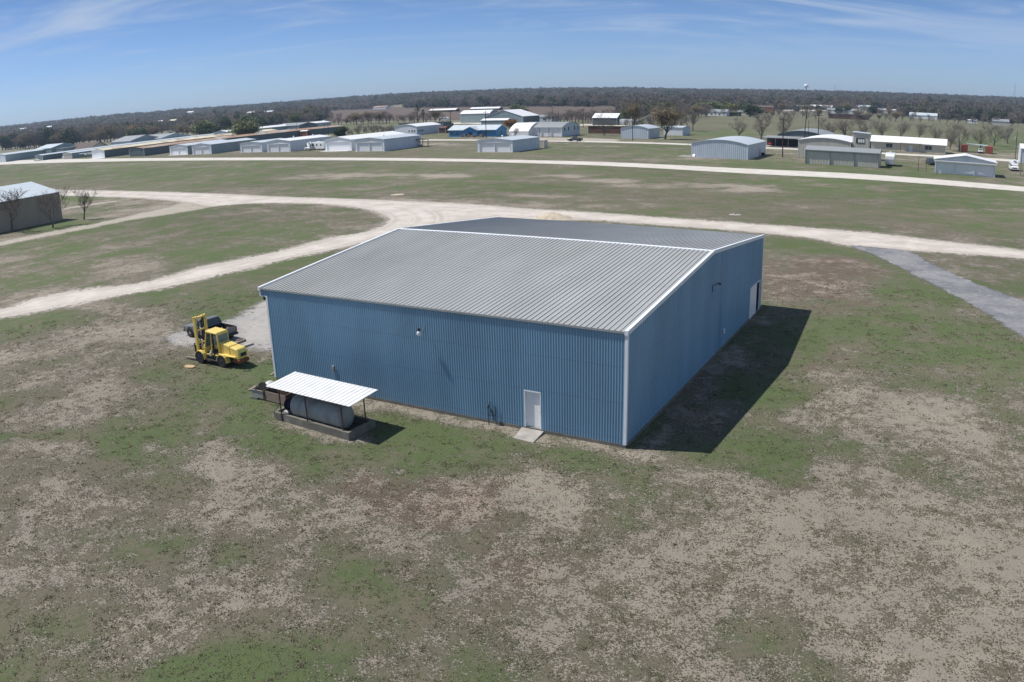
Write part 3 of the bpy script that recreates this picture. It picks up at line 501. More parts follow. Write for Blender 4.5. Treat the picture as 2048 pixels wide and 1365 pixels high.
hd = MB(); hd.box(-BL, WL_-.01, 0.05, BW-.1, 5.58, 5.66); hd.box(-BL+.1, -BL+.25, 0.1, BW-.2, 5.28, 5.58); hd.build('door_track_soffit', M['dark'], hg)
# personnel door in the front wall
dr = MB(); dr.box(DX0+0.05, DX1-0.05, 0.10, 0.14, zb, DZ-.05); dro = dr.build('door', M['door'], hg)
fr = MB(); fr.box(DX0, DX0+0.05, -0.045, 0.14, zb-.03, DZ); fr.box(DX1-0.05, DX1, -0.045, 0.14, zb-.03, DZ); fr.box(DX0, DX1, -0.048, 0.14, DZ-0.05, DZ+.01); fr.box(DX0+.05, DX1-.05, -0.03, 0.10, zb-.05, zb-.005); fr.build('frame', M['trim'], dro)
hn = MB(); hn.tube([(DX1-0.12, 0.10, 1.12), (DX1-0.12, 0.04, 1.12), (DX1-0.24, 0.04, 1.12)], 0.014); hn.lathe([(0.035, 0.07), (0.035, 0.10)], 12, 'y', (DX1-0.12, 0, 1.12)); hn.build('handle', M['steel'], dro)
# sliding door in the gable wall, standing half open
sdm = MB(); sdm.box(0.035, 0.075, S0+0.02, 28.35, 0.14, SZ); sdo = sdm.build('sliding_door', M['door'], hg); sdo['label'] = 'white sliding door half open'
ft = MB(); ft.box(0.0, 0.09, S1-.09, S1+.03, 0.1, SZ+.05); ft.box(0.0, 0.09, S0, S1, SZ, SZ+0.07); ft.build('frame', M['trim'], sdo)
MB().box(-2.5, -0.12, S0-.2, S1+.1, 0.11, SZ+.3).build('doorway_shade_block', M['dark'], hg)  # solid dark block, paints the dim interior behind the half open door
# gooseneck lamp, meter boxes, pipes, gable bracket
lp = MB(); lp.tube([(-11.95, -0.03, 4.9), (-11.95, -0.28, 5.02), (-11.97, -0.42, 5.0), (-11.97, -0.46, 4.92)], 0.022); lp.box(-12.0, -11.9, -.06, -.03, 4.82, 4.98); lpo = lp.build('wall_lamp', M['steel'], hg)
ls = MB(); ls.lathe([(0.05, 5.02), (0.075, 4.95), (0.085, 4.85)], 14, 'z', (-11.97, -0.46, 0)); ls.build('lamp_cap', M['dark'], lpo)
ls = MB(); ls.lathe([(0.085, 4.85), (0.13, 4.76), (0.135, 4.66), (0.10, 4.60)], 14, 'z', (-11.97, -0.46, 0)); ls.build('lamp_globe', M['trim'], lpo, True)
mt = MB(); mt.box(-19.02, -18.86, -0.16, -0.035, 1.44, 1.72); mt.box(-18.80, -18.72, -0.10, -0.035, 1.46, 1.56); mt.tube([(-18.94, -0.09, 1.44), (-18.94, -0.09, 0.2)], 0.018); mto = mt.build('electric_box', M['gutter'], hg)
pp = MB(); pp.tube([(-7.80, -0.30, 0), (-7.80, -0.30, 1.15), (-7.80, -0.22, 1.25), (-7.8, -0.06, 1.25)], 0.03); pp.lathe([(0.05, 1.18), (0.07, 1.10), (0.05, 0.98)], 10, 'z', (-7.8, -0.30, 0))
pp.tube([(-7.45, -0.12, 0), (-7.45, -0.12, 1.1)], 0.025); pp.tube([(-7.80, -0.30, 0.55), (-7.62, -0.26, 0.60), (-7.45, -0.12, 0.55)], 0.022)
for q in range(7): pp.tube([(-7.74+0.03*q, -0.26-0.02*(q % 2), 1.0-0.07*q), (-7.62+0.02*q, -0.24, 0.85-0.09*q), (-7.52, -0.2, 0.75-0.09*q)], 0.02)
pp.build('water_pipes', mat('dull pipe', (0.07, 0.10, 0.13), 0.6, 0.3), hg)
br = MB(); br.tube([(0.05, 14.95, 4.75), (0.05, 14.95, 5.2), (0.18, 15.1, 5.24), (0.22, 16.1, 5.1)], 0.024); br.lathe([(0.04, 5.02), (0.09, 5.02), (0.05, 5.14)], 10, 'z', (0.22, 16.2, 0)); br.tube([(0.22, 16.2, 5.1), (0.04, 16.2, 5.12)], 0.03); br.build('gable_lamp', M['dark'], hg)
bx = MB(); bx.box(0.03, 0.12, 18.2, 18.45, 1.1, 1.4); bx.build('outlet_box', M['trim'], hg)
# concrete ramp at the door
rp = MB(); rp.hexa([(-5.90, -0.07, -.1), (-4.58, -0.07, -.1), (-4.50, -1.42, -.1), (-5.72, -1.30, -.1), (-5.90, -0.07, 0.13), (-4.58, -0.07, 0.13), (-4.50, -1.42, 0.035), (-5.72, -1.30, 0.035)])
tag(rp.build('concrete_ramp', M['conc'], None, bevel=0.012), 'sloping concrete ramp slab in front of the white door of the blue hangar', 'ramp')
rp = MB(); rp.prism([(.35, 12.9), (.9, 12.6), (1.5, 13.1), (1.35, 13.9), (.6, 14.2), (.3, 13.6)], -.1, .04, 'z'); tag(rp.build('concrete_slab', M['concd'], None, bevel=0.02), 'low concrete slab on the shaded grass beside the gable wall', 'slab')

# ---------------------------------------------------------------- fuel tank under its canopy
TZ = R(-3.5); TO = (-19.24, -5.06, 0)
ct = thing('containment_wall', 'low stained concrete curb box around the fuel tank', 'curb wall', TO, TZ)
cw = MB(); L_, D_ = 5.85, 1.95; cw.box(0, L_, -.09, .09, -.1, .45); cw.box(0, L_, D_-.09, D_+.09, -.1, .45); cw.box(-.09, .09, .09, D_-.09, -.1, .45); cw.box(L_-.09, L_+.09, -.088, D_+.088, -.1, .452); cw.build('wall', M['concd'], ct)
MB().box(.09, L_-.09, .09, D_-.09, -.1, .05).build('base_slab', mat('oily concrete', (0.07, 0.065, 0.055), 0.9, 0, .3, 2), ct)
tk = thing('fuel_tank', 'grey horizontal cylindrical fuel tank under the white canopy', 'tank', (-17.92, -4.42, 0.88), TZ)
t_ = MB(); TL = 3.80; t_.lathe([(0.01, -.16), (.30, -.145), (.52, -.08), (.635, 0.0), (.648, .03), (.648, 1.85), (.660, 1.86), (.660, 1.92), (.648, 1.93), (.648, TL-.03), (.635, TL), (.52, TL+.08), (.30, TL+.145), (.01, TL+.16)], 40, 'x'); t_.build('shell', M['tank'], tk, True)
for x in (0.25, 1.35, 2.35, 3.45):
    for s in (-1, 1): MB().beam((x, s*.42, -.83), (x, s*.40, -.42), .09).build('leg', M['tank'], tk)
fc = MB(); fc.lathe([(.09, .60), (.09, .74), (.12, .75), (.12, .80)], 12, 'z', (1.1, 0, 0)); fc.build('filler_cap', M['gutter'], tk); MB().lathe([(.05, .60), (.05, .82)], 10, 'z', (2.9, 0, 0)).build('vent_pipe', M['gutter'], tk)
pm = thing('hose_reel', 'navy hose reel with black hose at the left end of the fuel tank', 'hose reel', (-18.42, -4.55, 0.08), TZ)
r_ = MB(); r_.lathe([(.34, -.20), (.34, -.17), (.2, -.16), (.2, .16), (.34, .17), (.34, .2)], 24, 'x', (0, 0, .75)); r_.build('reel', M['navy'], pm)
r_ = MB(); [r_.tube([((k-2.5)*.055, .25*math.cos(t/10*2*math.pi), .75+.25*math.sin(t/10*2*math.pi)) for t in range(11)], .028, 6, False) for k in range(6)]; r_.build('hose', M['rubber'], pm, True)
r_ = MB(); r_.beam((-.22, -.2, 0), (-.22, 0, .75), .05); r_.beam((-.22, .2, 0), (-.22, 0, .75), .05); r_.beam((.22, -.2, 0), (.22, 0, .75), .05); r_.box(-.35, -.15, -.25, .25, 0, .22); r_.build('stand', M['dark'], pm)
r_ = MB(); r_.lathe([(.10, -.35), (.13, -.3), (.13, .05), (.1, .1)], 14, 'x', (-.1, -.1, .25)); r_.tube([(-.45, -.1, .25), (-.6, -.15, .2), (-.62, -.2, .1)], .03); r_.build('pump', M['tank'], pm)
nz_ = MB(); nz_.tube([(-18.72, -5.18, .95), (-18.85, -5.25, .75), (-19.05, -5.3, .55), (-19.15, -5.25, .35), (-19.0, -5.1, .4), (-18.75, -4.8, .35)], .022, 6); nz_.tube([(-18.70, -5.16, 1.1), (-18.72, -5.2, .92), (-18.8, -5.26, .86)], .035, 6); tag(nz_.build('fuel_nozzle', mat('green hose', (.03, .10, .09), .5), None, True), 'green fuel nozzle and hose hung on the left front canopy post', 'nozzle')
cp = thing('tank_canopy', 'white ribbed metal canopy on rusty posts over the fuel tank', 'canopy', (-19.42, -5.37, 0), R(-2.2))
cr = MB(); CL, CDp = 6.5, 2.56; zf, zk = 2.05, 2.11
n = 21; us = []
for i in range(n):
    for f, d in ((0, 0), (.84, 0), (.88, .022), (.94, .022)): us.append(((i+f)*CL/n, d))
us.append((CL, 0)); vs = []
for u, d in us: vs += [(u-.2*0, 0, zf+d), (u-.21, CDp, zk+d)]
cr.add(vs, [(2*i, 2*i+2, 2*i+3, 2*i+1) for i in range(len(us)-1)]); cr.add([(0, 0, zf-.012), (CL, 0, zf-.012), (CL-.21, CDp, zk-.012), (-.21, CDp, zk-.012)], [(0, 1, 2, 3)]); cr.build('roof_sheet', mat('canopy sheet metal', (0.73, 0.74, 0.74), 0.5, 0, 0.05, 1.2, dirt=(0.45, 0.44, 0.40), dscale=1.5, damt=0.35), cp)
fm = MB(); fm.beam((.1, .18, zf-.06), (CL-.1, .18, zf-.06), .05, .08); fm.beam((-.05, CDp-.22, zk-.07), (CL-.3, CDp-.22, zk-.07), .05, .08)
for x in (.8, 3.0, 5.6): fm.beam((x, .1, zf-.07), (x-.15, CDp-.1, zk-.07), .04, .05)
fm.build('rafters', M['rustpost'], cp)
for x, y in ((.85, .20), (2.95, .20), (5.62, .22), (.75, CDp-.55), (5.72, CDp-.62)):
    ps = MB(); ps.tube([(x, y, .05), (x, y, zf-.09)], .038, 8); ps.build('post', M['rustpost'], cp)

# ---------------------------------------------------------------- clutter beside the tank
bx = thing('metal_trough', 'dented grey metal trough full of scrap at the left of the canopy', 'trough', (-23.05, -3.35, 0), R(3))
b = MB(); b.box(0, 1.0, 0, .04, .12, .62); b.box(0, .04, .04, .9, .12, .62); b.box(.96, 1.0, .04, .9, .12, .62); b.box(.04, .96, .86, .9, .12, .62); b.box(.04, .96, .04, .86, .12, .16); b.beam((-.02, -.01, .62), (1.02, -.01, .62), .05); b.build('tub', M['conc'], bx, bevel=.01)
b = MB(); b.box(-.1, .5, -.05, .95, 0, .11); b.box(.65, .95, .05, .9, 0, .1); b.build('skid', M['concd'], bx)
wc = thing('wheel_rim', 'white wheel rim with tyre lying on the scrap in the grey trough', 'wheel', (-22.45, -2.9, .72), 0); wc.rotation_euler = (R(60), R(10), R(20))
b = MB(); b.lathe([(.17, -.08), (.25, -.09), (.29, -.05), (.29, .05), (.25, .09), (.17, .08)], 24, 'z'); b.build('tyre', M['rubber'], wc, True)
b = MB(); b.lathe([(.03, .02), (.09, .03), (.17, .075), (.175, -.07), (.05, -.07)], 20, 'z'); b.build('rim', M['carwhite'], wc, True)
b = MB()
for i in range(16): p = Vector((random.uniform(.1, .8), random.uniform(.1, .8), random.uniform(.5, .72))); b.beam(p, p+Vector((random.uniform(-.3, .3), random.uniform(-.3, .3), random.uniform(-.05, .12))), random.uniform(.02, .09))
tag(b.build('scrap_metal', M['dark'], None, loc=(-23.0, -3.3, 0)), 'tangled dark scrap metal filling the grey trough', 'scrap')
b = MB(); b.lathe([(.05, 0), (.33, .01), (.34, .04), (.2, .07), (.05, .08)], 24); o = tag(b.build('steel_cover', M['gutter'], None, True, loc=(-22.15, -2.55, .74)), 'round grey lid leaning behind the grey trough', 'lid'); o.rotation_euler = (R(35), R(20), 0)
b = MB(); b.lathe([(.27, 0), (.28, .02), (.27, .22), (.28, .24), (.27, .46), (.28, .48), (.27, .66)], 20); tag(b.build('drum', M['dgreen'], None, True, loc=(-22.0, -2.4, 0)), 'dark drum standing between the trough and the blue wall', 'drum')
cb = thing('wooden_crate', 'brown plank crate box between the grey trough and the fuel tank', 'crate', (-21.95, -3.25, 0), R(-2))
for k in range(4): b = MB(); b.box(0, 1.9, 0, .035, .06+k*.15, .20+k*.15); b.build('plank', M['wood'], cb)
b = MB(); b.box(-.05, .02, -.03, .8, 0, .72); b.box(1.88, 1.95, -.03, .8, 0, .72); b.box(.02, 1.88, .76, .8, .05, .6); b.box(.02, 1.88, .035, .76, .05, .1); b.build('frame', mat('dark timber', (.09, .065, .04), .9, 0, .2, 3), cb)
b = MB(); [b.tube([(.1+.12*i, .2, .3), (.15+.12*i, .35, .75+.05*(i % 3)), (.3+.12*i, .5, .6)], .03, 5) for i in range(9)]; tag(b.build('scrap_pipes', M['dark'], None, loc=(-20.6, -3.2, 0)), 'dark scrap pipes piled behind the plank crate', 'scrap')
def plank(name, label, a, b2, w, h, m, z=0.0, z2=None):
    mb = MB(); A = G(*a); B = G(*b2); c = (A+B)/2; mb.beam(tuple(A-c+np.array([0, 0, z+h/2])), tuple(B-c+np.array([0, 0, (z if z2 is None else z2)+h/2])), w, h); return tag(mb.build(name, m, None, loc=tuple(c), bevel=.01), label, 'plank' if 'plank' in name else 'board')
plank('plank', 'grey timber plank lying in the dirt left of the grey trough', (498, 782), (512, 773), .2, .06, M['wood'])
plank('plank', 'pale timber plank on the ground along the corner of the blue wall', (541, 752), (550, 745), .16, .06, M['wood'])
plank('plank', 'thin pale stick lying in the grass left of the forklift front wheel', (373, 714), (393, 718), .07, .05, mat('pale wood', (.36, .32, .22), .9))
plank('scrap_board', 'dark weathered board on the pad behind the pickup', (468, 690), (489, 682), .40, .16, M['wood'])
plank('scrap_board', 'pale grey slab board on the pad edge behind the forklift', (480, 697), (504, 689), .45, .14, M['conc'])
plank('scrap_board', 'short brown board between the two bigger boards on the pad', (474, 686), (484, 683), .2, .22, mat('brown board', (.20, .15, .11), .9))
b = MB(); b.prism([(-.42, -.22), (.1, -.3), (.45, -.12), (.40, .2), (-.05, .28), (-.45, .12)], 0, .09, 'z'); o = tag(b.build('cardboard', mat('tan cardboard', (.48, .34, .20), .9, 0, .1, 3), None, loc=tuple(G(380, 735))), 'tan flattened cardboard piece on the grass in front of the forklift', 'cardboard')
for i, (px, py) in enumerate(((1524, 617), (1521, 610))):
    pass

# ---------------------------------------------------------------- vehicles
def wheel(parent, x, y, r=.36, w=.24, rimm=None, side=1, hubr=.6):
    a = MB(); a.lathe([(r*hubr, -w/2+.01), (r*.93, -w/2), (r, -w/2+.04), (r, w/2-.04), (r*.93, w/2), (r*hubr, w/2-.01)], 24, 'y', (0, 0, 0)); t = a.build('wheel', M['rubber'], parent, True, loc=(x, y, r))
    b = MB(); s = side; b.lathe([(r*hubr, s*(w/2-.02)), (r*hubr*.9, s*(w/2-.045)), (r*.32, s*(w/2-.01)), (r*.14, s*(w/2)), (.01, s*(w/2))] if s > 0 else [(r*hubr, s*(w/2-.02)), (r*hubr*.9, s*(w/2-.045)), (r*.32, s*(w/2-.01)), (r*.14, s*w/2), (.01, s*w/2)], 20, 'y'); b.build('rim', rimm or M['steel'], t, True)
def loft(mb, secs):
    """secs: list of cross sections along x, each a list of (y, z) with the same count"""
    n = len(secs[0][1]); vs = []
    for x, s in secs: vs += [(x, y, z) for y, z in s]
    fs = [(i*n+j, i*n+(j+1) % n, (i+1)*n+(j+1) % n, (i+1)*n+j) for i in range(len(secs)-1) for j in range(n)]
    mb.add(vs, fs+[tuple(range(n)), tuple(reversed(range((len(secs)-1)*n, len(secs)*n)))])
def sec(w, z0, z1, r=.08, sh=None):
    sh = sh if sh is not None else w*.97
    return [(-w+.04, z0), (-w, z0+.12), (-w, (z0+z1)/2), (-sh, z1-r), (-sh+r, z1), (sh-r, z1), (sh, z1-r), (w, (z0+z1)/2), (w, z0+.12), (w-.04, z0)]
def pickup(name, label, loc, rz, paint, load=True, sc_=1.0):
    v = thing(name, label, 'pickup truck', loc, rz)
    if sc_ != 1: v.scale = (sc_,)*3
    b = MB()
    loft(b, [(2.45, sec(.70, .45, .74)), (2.38, sec(.82, .36, .86)), (2.0, sec(.86, .36, .93)), (1.2, sec(.87, .36, 1.0)), (.75, sec(.87, .34, 1.03)), (-.55, sec(.87, .34, 1.04)), (-.62, sec(.87, .34, 1.04))])
    b.box(-2.42, -.62, -.87, -.80, .42, 1.03); b.box(-2.42, -.62, .80, .87, .42, 1.03); b.box(-2.45, -2.38, -.80, .80, .42, 1.02); b.build('body', paint, v, True, bevel=.015)
    c = MB(); c.hexa([(.78, -.80, 1.0), (-.60, -.80, 1.0), (-.60, .80, 1.0), (.78, .80, 1.0), (.14, -.62, 1.58), (-.46, -.64, 1.60), (-.46, .64, 1.60), (.14, .62, 1.58)]); c.build('cab', M['glass'], v, bevel=.05)
    c = MB(); c.hexa([(.20, -.655, 1.53), (-.50, -.675, 1.55), (-.50, .675, 1.55), (.20, .655, 1.53), (.12, -.60, 1.615), (-.44, -.62, 1.63), (-.44, .62, 1.63), (.12, .60, 1.615)])
    for s in (-1, 1):
        c.beam((.80, s*.79, 1.0), (.16, s*.645, 1.57), .07); c.beam((-.61, s*.80, 1.0), (-.47, s*.66, 1.58), .10); c.beam((-.05, s*.81, 1.0), (-.05, s*.66, 1.58), .06)
    c.box(-.66, -.60, -.80, .80, .9, 1.12); c.build('roof', paint, v, bevel=.03)
    d = MB(); d.box(-2.38, -.66, -.80, .80, .55, .60); d.box(-2.378, -2.36, -.79, .79, .6, 1.0); d.box(-.68, -.665, -.79, .79, .6, 1.06); d.box(-2.36, -.68, -.80, -.785, .6, 1.045); d.box(-2.36, -.68, .785, .80, .6, 1.045); d.build('bed', M['truckdark'], v)
    e = MB(); e.box(-2.62, -2.45, -.86, .86, .40, .58); e.build('bumper', M['dark'], v, bevel=.03)
    e = MB(); e.box(2.40, 2.56, -.84, .84, .36, .54); e.box(2.44, 2.49, -.45, .45, .56, .76); e.build('bumper', M['dark'], v, bevel=.03)
    for s in (-1, 1):
        MB().box(2.30, 2.44, s*.72-.13, s*.72+.13, .60, .78).build('headlight', M['cabglass'], v, bevel=.02); MB().box(-2.47, -2.40, s*.80-.06, s*.80+.06, .64, .98).build('taillight', M['red'], v)
        MB().box(.55, .68, s*.98-.12, s*.98+.08, 1.0, 1.14).build('mirror', M['dark'], v, bevel=.02)
        for x in (1.55, -1.55): MB().lathe([(.44, s*.60), (.44, s*.878)], 24, 'y', (x, 0, .40)).build('wheel_arch', M['dark'], v, True)
        for x in (1.55, -1.55): wheel(v, x, s*.80, .36, .24, M['steel'], s)
    return v
pk = pickup('pickup_truck', 'dark grey pickup with black bed parked on the pad behind the forklift', (-36.65, 5.0, 0.01), R(176), M['truckgrey'])
b = MB()
for i in range(14):
    p = Vector((random.uniform(-2.2, -.9), random.uniform(-.6, .6), .66+random.uniform(0, .15))); b.beam(p, p+Vector((random.uniform(-.5, .5), random.uniform(-.3, .3), random.uniform(0, .2))), random.uniform(.04, .12))
b.lathe([(.1, 0), (.2, .02), (.2, .12), (.1, .14)], 16, 'z', (-1.9, .2, .7)); o = tag(b.build('scrap_load', M['wood'], None, loc=(-36.65, 5.0, 0.01)), 'pale scrap and tools lying in the open pickup bed', 'scrap'); o.rotation_euler = (0, 0, R(176))

# forklift: local x forward, origin on the ground under the middle
fk = thing('forklift', 'big faded yellow forklift with enclosed cab parked on the grass', 'forklift', (-30.75, 0.82, 0), R(181))
Yy = M['yellow']
b = MB(); b.box(-1.75, .95, -.36, .36, .42, .78); b.box(-.9, .9, -.62, .62, .50, .62); b.build('chassis', M['dark'], fk)
b = MB(); b.prism([(-2.50, .62), (-2.56, .75), (-2.56, 1.12), (-2.40, 1.36), (-1.72, 1.48), (-1.72, .70), (-2.1, .62)], -.44, .44); b.build('hood', Yy, fk, bevel=.07)
b = MB(); b.prism([(-1.66, .75), (-1.66, 1.50), (-.75, 1.66), (-.75, .75)], -.42, .42); b.build('engine_cover', Yy, fk, bevel=.05)
b = MB(); b.box(-2.60, -2.55, -.26, .26, .84, 1.08); [b.box(-2.61, -2.60, -.26, .26, .86+.05*i, .88+.05*i) for i in range(5)]; b.build('radiator_grille', M['dark'], fk)
b = MB(); b.prism([(-2.55, .34), (-2.61, .42), (-2.61, .62), (-1.9, .62), (-1.9, .42)], -.50, .50); b.build('counterweight', M['orange'], fk, bevel=.05)
for s in (-1, 1):
    # rear mudguard arching over the steering wheel, front mudguard over the drive wheel
    for nm, xc, r, w0, w1, up in (('rear_fender', -1.08, .53, .40, .80, 1.0), ('front_fender', 1.22, .55, .50, .84, 1.0)):
        f = MB(); pts = []
        for k in range(9): t = R(-5+k*190/8); pts.append((xc+r*math.cos(t), .40+r*up*math.sin(t)))
        inner = [(xc+(x-xc)*.93, .40+(z-.40)*.93) for x, z in pts]
        for k in range(8):
            a0, a1, i0, i1 = pts[k], pts[k+1], inner[k], inner[k+1]
            f.hexa([(i0[0], s*w0, i0[1]), (i1[0], s*w0, i1[1]), (i1[0], s*w1, i1[1]), (i0[0], s*w1, i0[1]), (a0[0], s*w0, a0[1]), (a1[0], s*w0, a1[1]), (a1[0], s*w1, a1[1]), (a0[0], s*w1, a0[1])])
        if nm == 'rear_fender': f.box(-1.62, -.62, s*.40 if s > 0 else -.62, .62 if s > 0 else s*.40, .84, .90); f.hexa([(-2.3, s*.42, .80), (-1.5, s*.42, .86), (-1.5, s*.79, .86), (-2.3, s*.60, .80), (-2.3, s*.42, .84), (-1.5, s*.42, .90), (-1.5, s*.79, .90), (-2.3, s*.60, .84)])
        f.build(nm, Yy, fk, True)
    f = MB(); f.box(-.62, .80, s*.80 if s < 0 else .50, s*.50 if s < 0 else .80, .34, .40); f.box(-.5, .7, min(s*.5, s*.54), max(s*.5, s*.54), .40, .62); f.build('step', M['dark'], fk)
    wheel(fk, 1.22, s*.68, .47, .36, M['navy'], s, .5); wheel(fk, -1.08, s*.66, .45, .32, M['dark'], s, .45)
f = MB(); f.box(-.72, .95, -.50, .50, .62, .70); f.box(.85, 1.30, -.46, .46, .70, 1.15); f.prism([(1.30, .7), (1.0, 1.35), (.86, 1.35), (.86, .7)], -.46, .46); f.build('cab_floor', Yy, fk, bevel=.02)
f = MB(); f.hexa([(-.62, -.56, 2.28), (.62, -.54, 2.36), (.62, .54, 2.36), (-.62, .56, 2.28), (-.55, -.50, 2.36), (.55, -.48, 2.44), (.55, .48, 2.44), (-.55, .50, 2.36)]); f.build('cab_roof', Yy, fk, bevel=.02)
f = MB()
for s in (-1, 1):
    f.beam((-.66, s*.50, .7), (-.58, s*.50, 2.30), .08); f.beam((.95, s*.47, .9), (.55, s*.48, 2.36), .07); f.beam((.15, s*.50, .7), (.05, s*.50, 2.32), .05); f.beam((-.66, s*.50, 1.42), (.12, s*.50, 1.42), .05)
f.box(-.70, -.64, -.46, .46, .7, 1.66); f.beam((-.62, -.46, 2.22), (-.62, .46, 2.22), .07); f.beam((-.62, -.5, 2.26), (.58, -.5, 2.32), .07); f.beam((-.62, .5, 2.26), (.58, .5, 2.32), .07); f.build('cab_frame', Yy, fk)
f = MB(); f.box(-.64, -.62, -.45, .45, 1.66, 2.22); f.hexa([(.86, -.43, 1.15), (.88, -.43, 1.15), (.88, .43, 1.15), (.86, .43, 1.15), (.55, -.43, 2.3), (.57, -.43, 2.3), (.57, .43, 2.3), (.55, .43, 2.3)])
for s in (-1, 1): f.hexa([(-.58, s*.495, 1.45), (.02, s*.495, 1.45), (.02, s*.505, 1.45), (-.58, s*.505, 1.45), (-.54, s*.495, 2.22), (.02, s*.495, 2.25), (.02, s*.505, 2.25), (-.54, s*.505, 2.22)])
f.build('cab_window', M['cabglass'], fk)
f = MB(); f.box(-.45, .05, -.26, .26, .85, 1.0); f.hexa([(-.5, -.24, 1.0), (-.38, -.24, 1.0), (-.38, .24, 1.0), (-.5, .24, 1.0), (-.6, -.22, 1.5), (-.5, -.22, 1.5), (-.5, .22, 1.5), (-.6, .22, 1.5)]); f.build('seat', M['dark'], fk, bevel=.03)
f = MB(); f.tube([(.7, 0, 1.0), (.42, 0, 1.32)], .03); f.tube([(.42+.08*math.sin(t)*.6, .18*math.cos(t), 1.34+.15*math.sin(t)) for t in np.linspace(0, 2*math.pi, 15)], .015, 6, False); f.build('steering_wheel', M['dark'], fk)
f = MB(); f.lathe([(.07, .75), (.07, 1.9), (.04, 1.92), (.04, 2.30)], 14, 'z', (-.22, .60, 0)); f.build('exhaust_stack', mat('rusty stack', (.035, .022, .02), .7, .2, .2, 5), fk)
f = MB(); f.lathe([(.11, .68), (.11, .92), (.06, .98), (.06, 1.05)], 14, 'z', (.12, .62, 0)); f.build('filter_canister', M['cream'], fk)
ms = MB()
for s in (-1, 1): ms.box(1.62, 1.80, s*.50-.055, s*.50+.055, .20, 3.18); ms.box(1.56, 1.62, s*.50-.08, s*.50+.08, .22, 3.10)
ms.box(1.60, 1.82, -.56, .56, 3.10, 3.22); ms.box(1.60, 1.70, -.5, .5, 2.20, 2.32); ms.box(1.60, 1.74, -.5, .5, .40, .55); ms.box(1.60, 1.70, -.5, .5, 1.30, 1.38)
for y in (-.52, -.3, .3, .52): ms.box(1.63, 1.78, y-.05, y+.05, 3.22, 3.28)
ms.build('mast', Yy, fk, bevel=.01)
mi = MB()
for s in (-1, 1): mi.box(1.68, 1.84, s*.34-.04, s*.34+.04, .25, 3.05); mi.tube([(1.74, s*.14, .3), (1.74, s*.14, 2.9)], .045); mi.tube([(1.72, s*.2, .5), (1.72, s*.2, 3.0)], .02, 6)
mi.build('lift_cylinder', M['dark'], fk)
fr = MB(); fr.box(1.86, 1.92, -.62, .62, .30, .40); fr.box(1.86, 1.92, -.62, .62, .72, .80); fr.box(1.86, 1.92, -.62, .62, 1.30, 1.36)
for y in (-.6, -.36, -.12, .12, .36, .6): fr.box(1.87, 1.91, y-.025, y+.025, .40, 1.32)
fr.build('carriage', M['dark'], fk)
for s in (-1, 1): f = MB(); f.box(1.92, 1.98, s*.50-.07, s*.50+.07, .05, 1.20); f.hexa([(1.98, s*.50-.07, .05), (3.10, s*.50-.05, .05), (3.10, s*.50+.05, .05), (1.98, s*.50+.07, .05), (1.98, s*.50-.07, .11), (3.10, s*.50-.05, .07), (3.10, s*.50+.05, .07), (1.98, s*.50+.07, .11)]); f.build('fork', M['dark'], fk)
for s in (-1, 1): f = MB(); f.lathe([(.05, 0), (.09, .02), (.09, .1), (.05, .12)], 12, 'x', (1.25, s*.55, 1.15)); f.tube([(1.3, s*.55, .9), (1.3, s*.55, 1.12)], .02); f.build('headlight', M['dark'], fk)

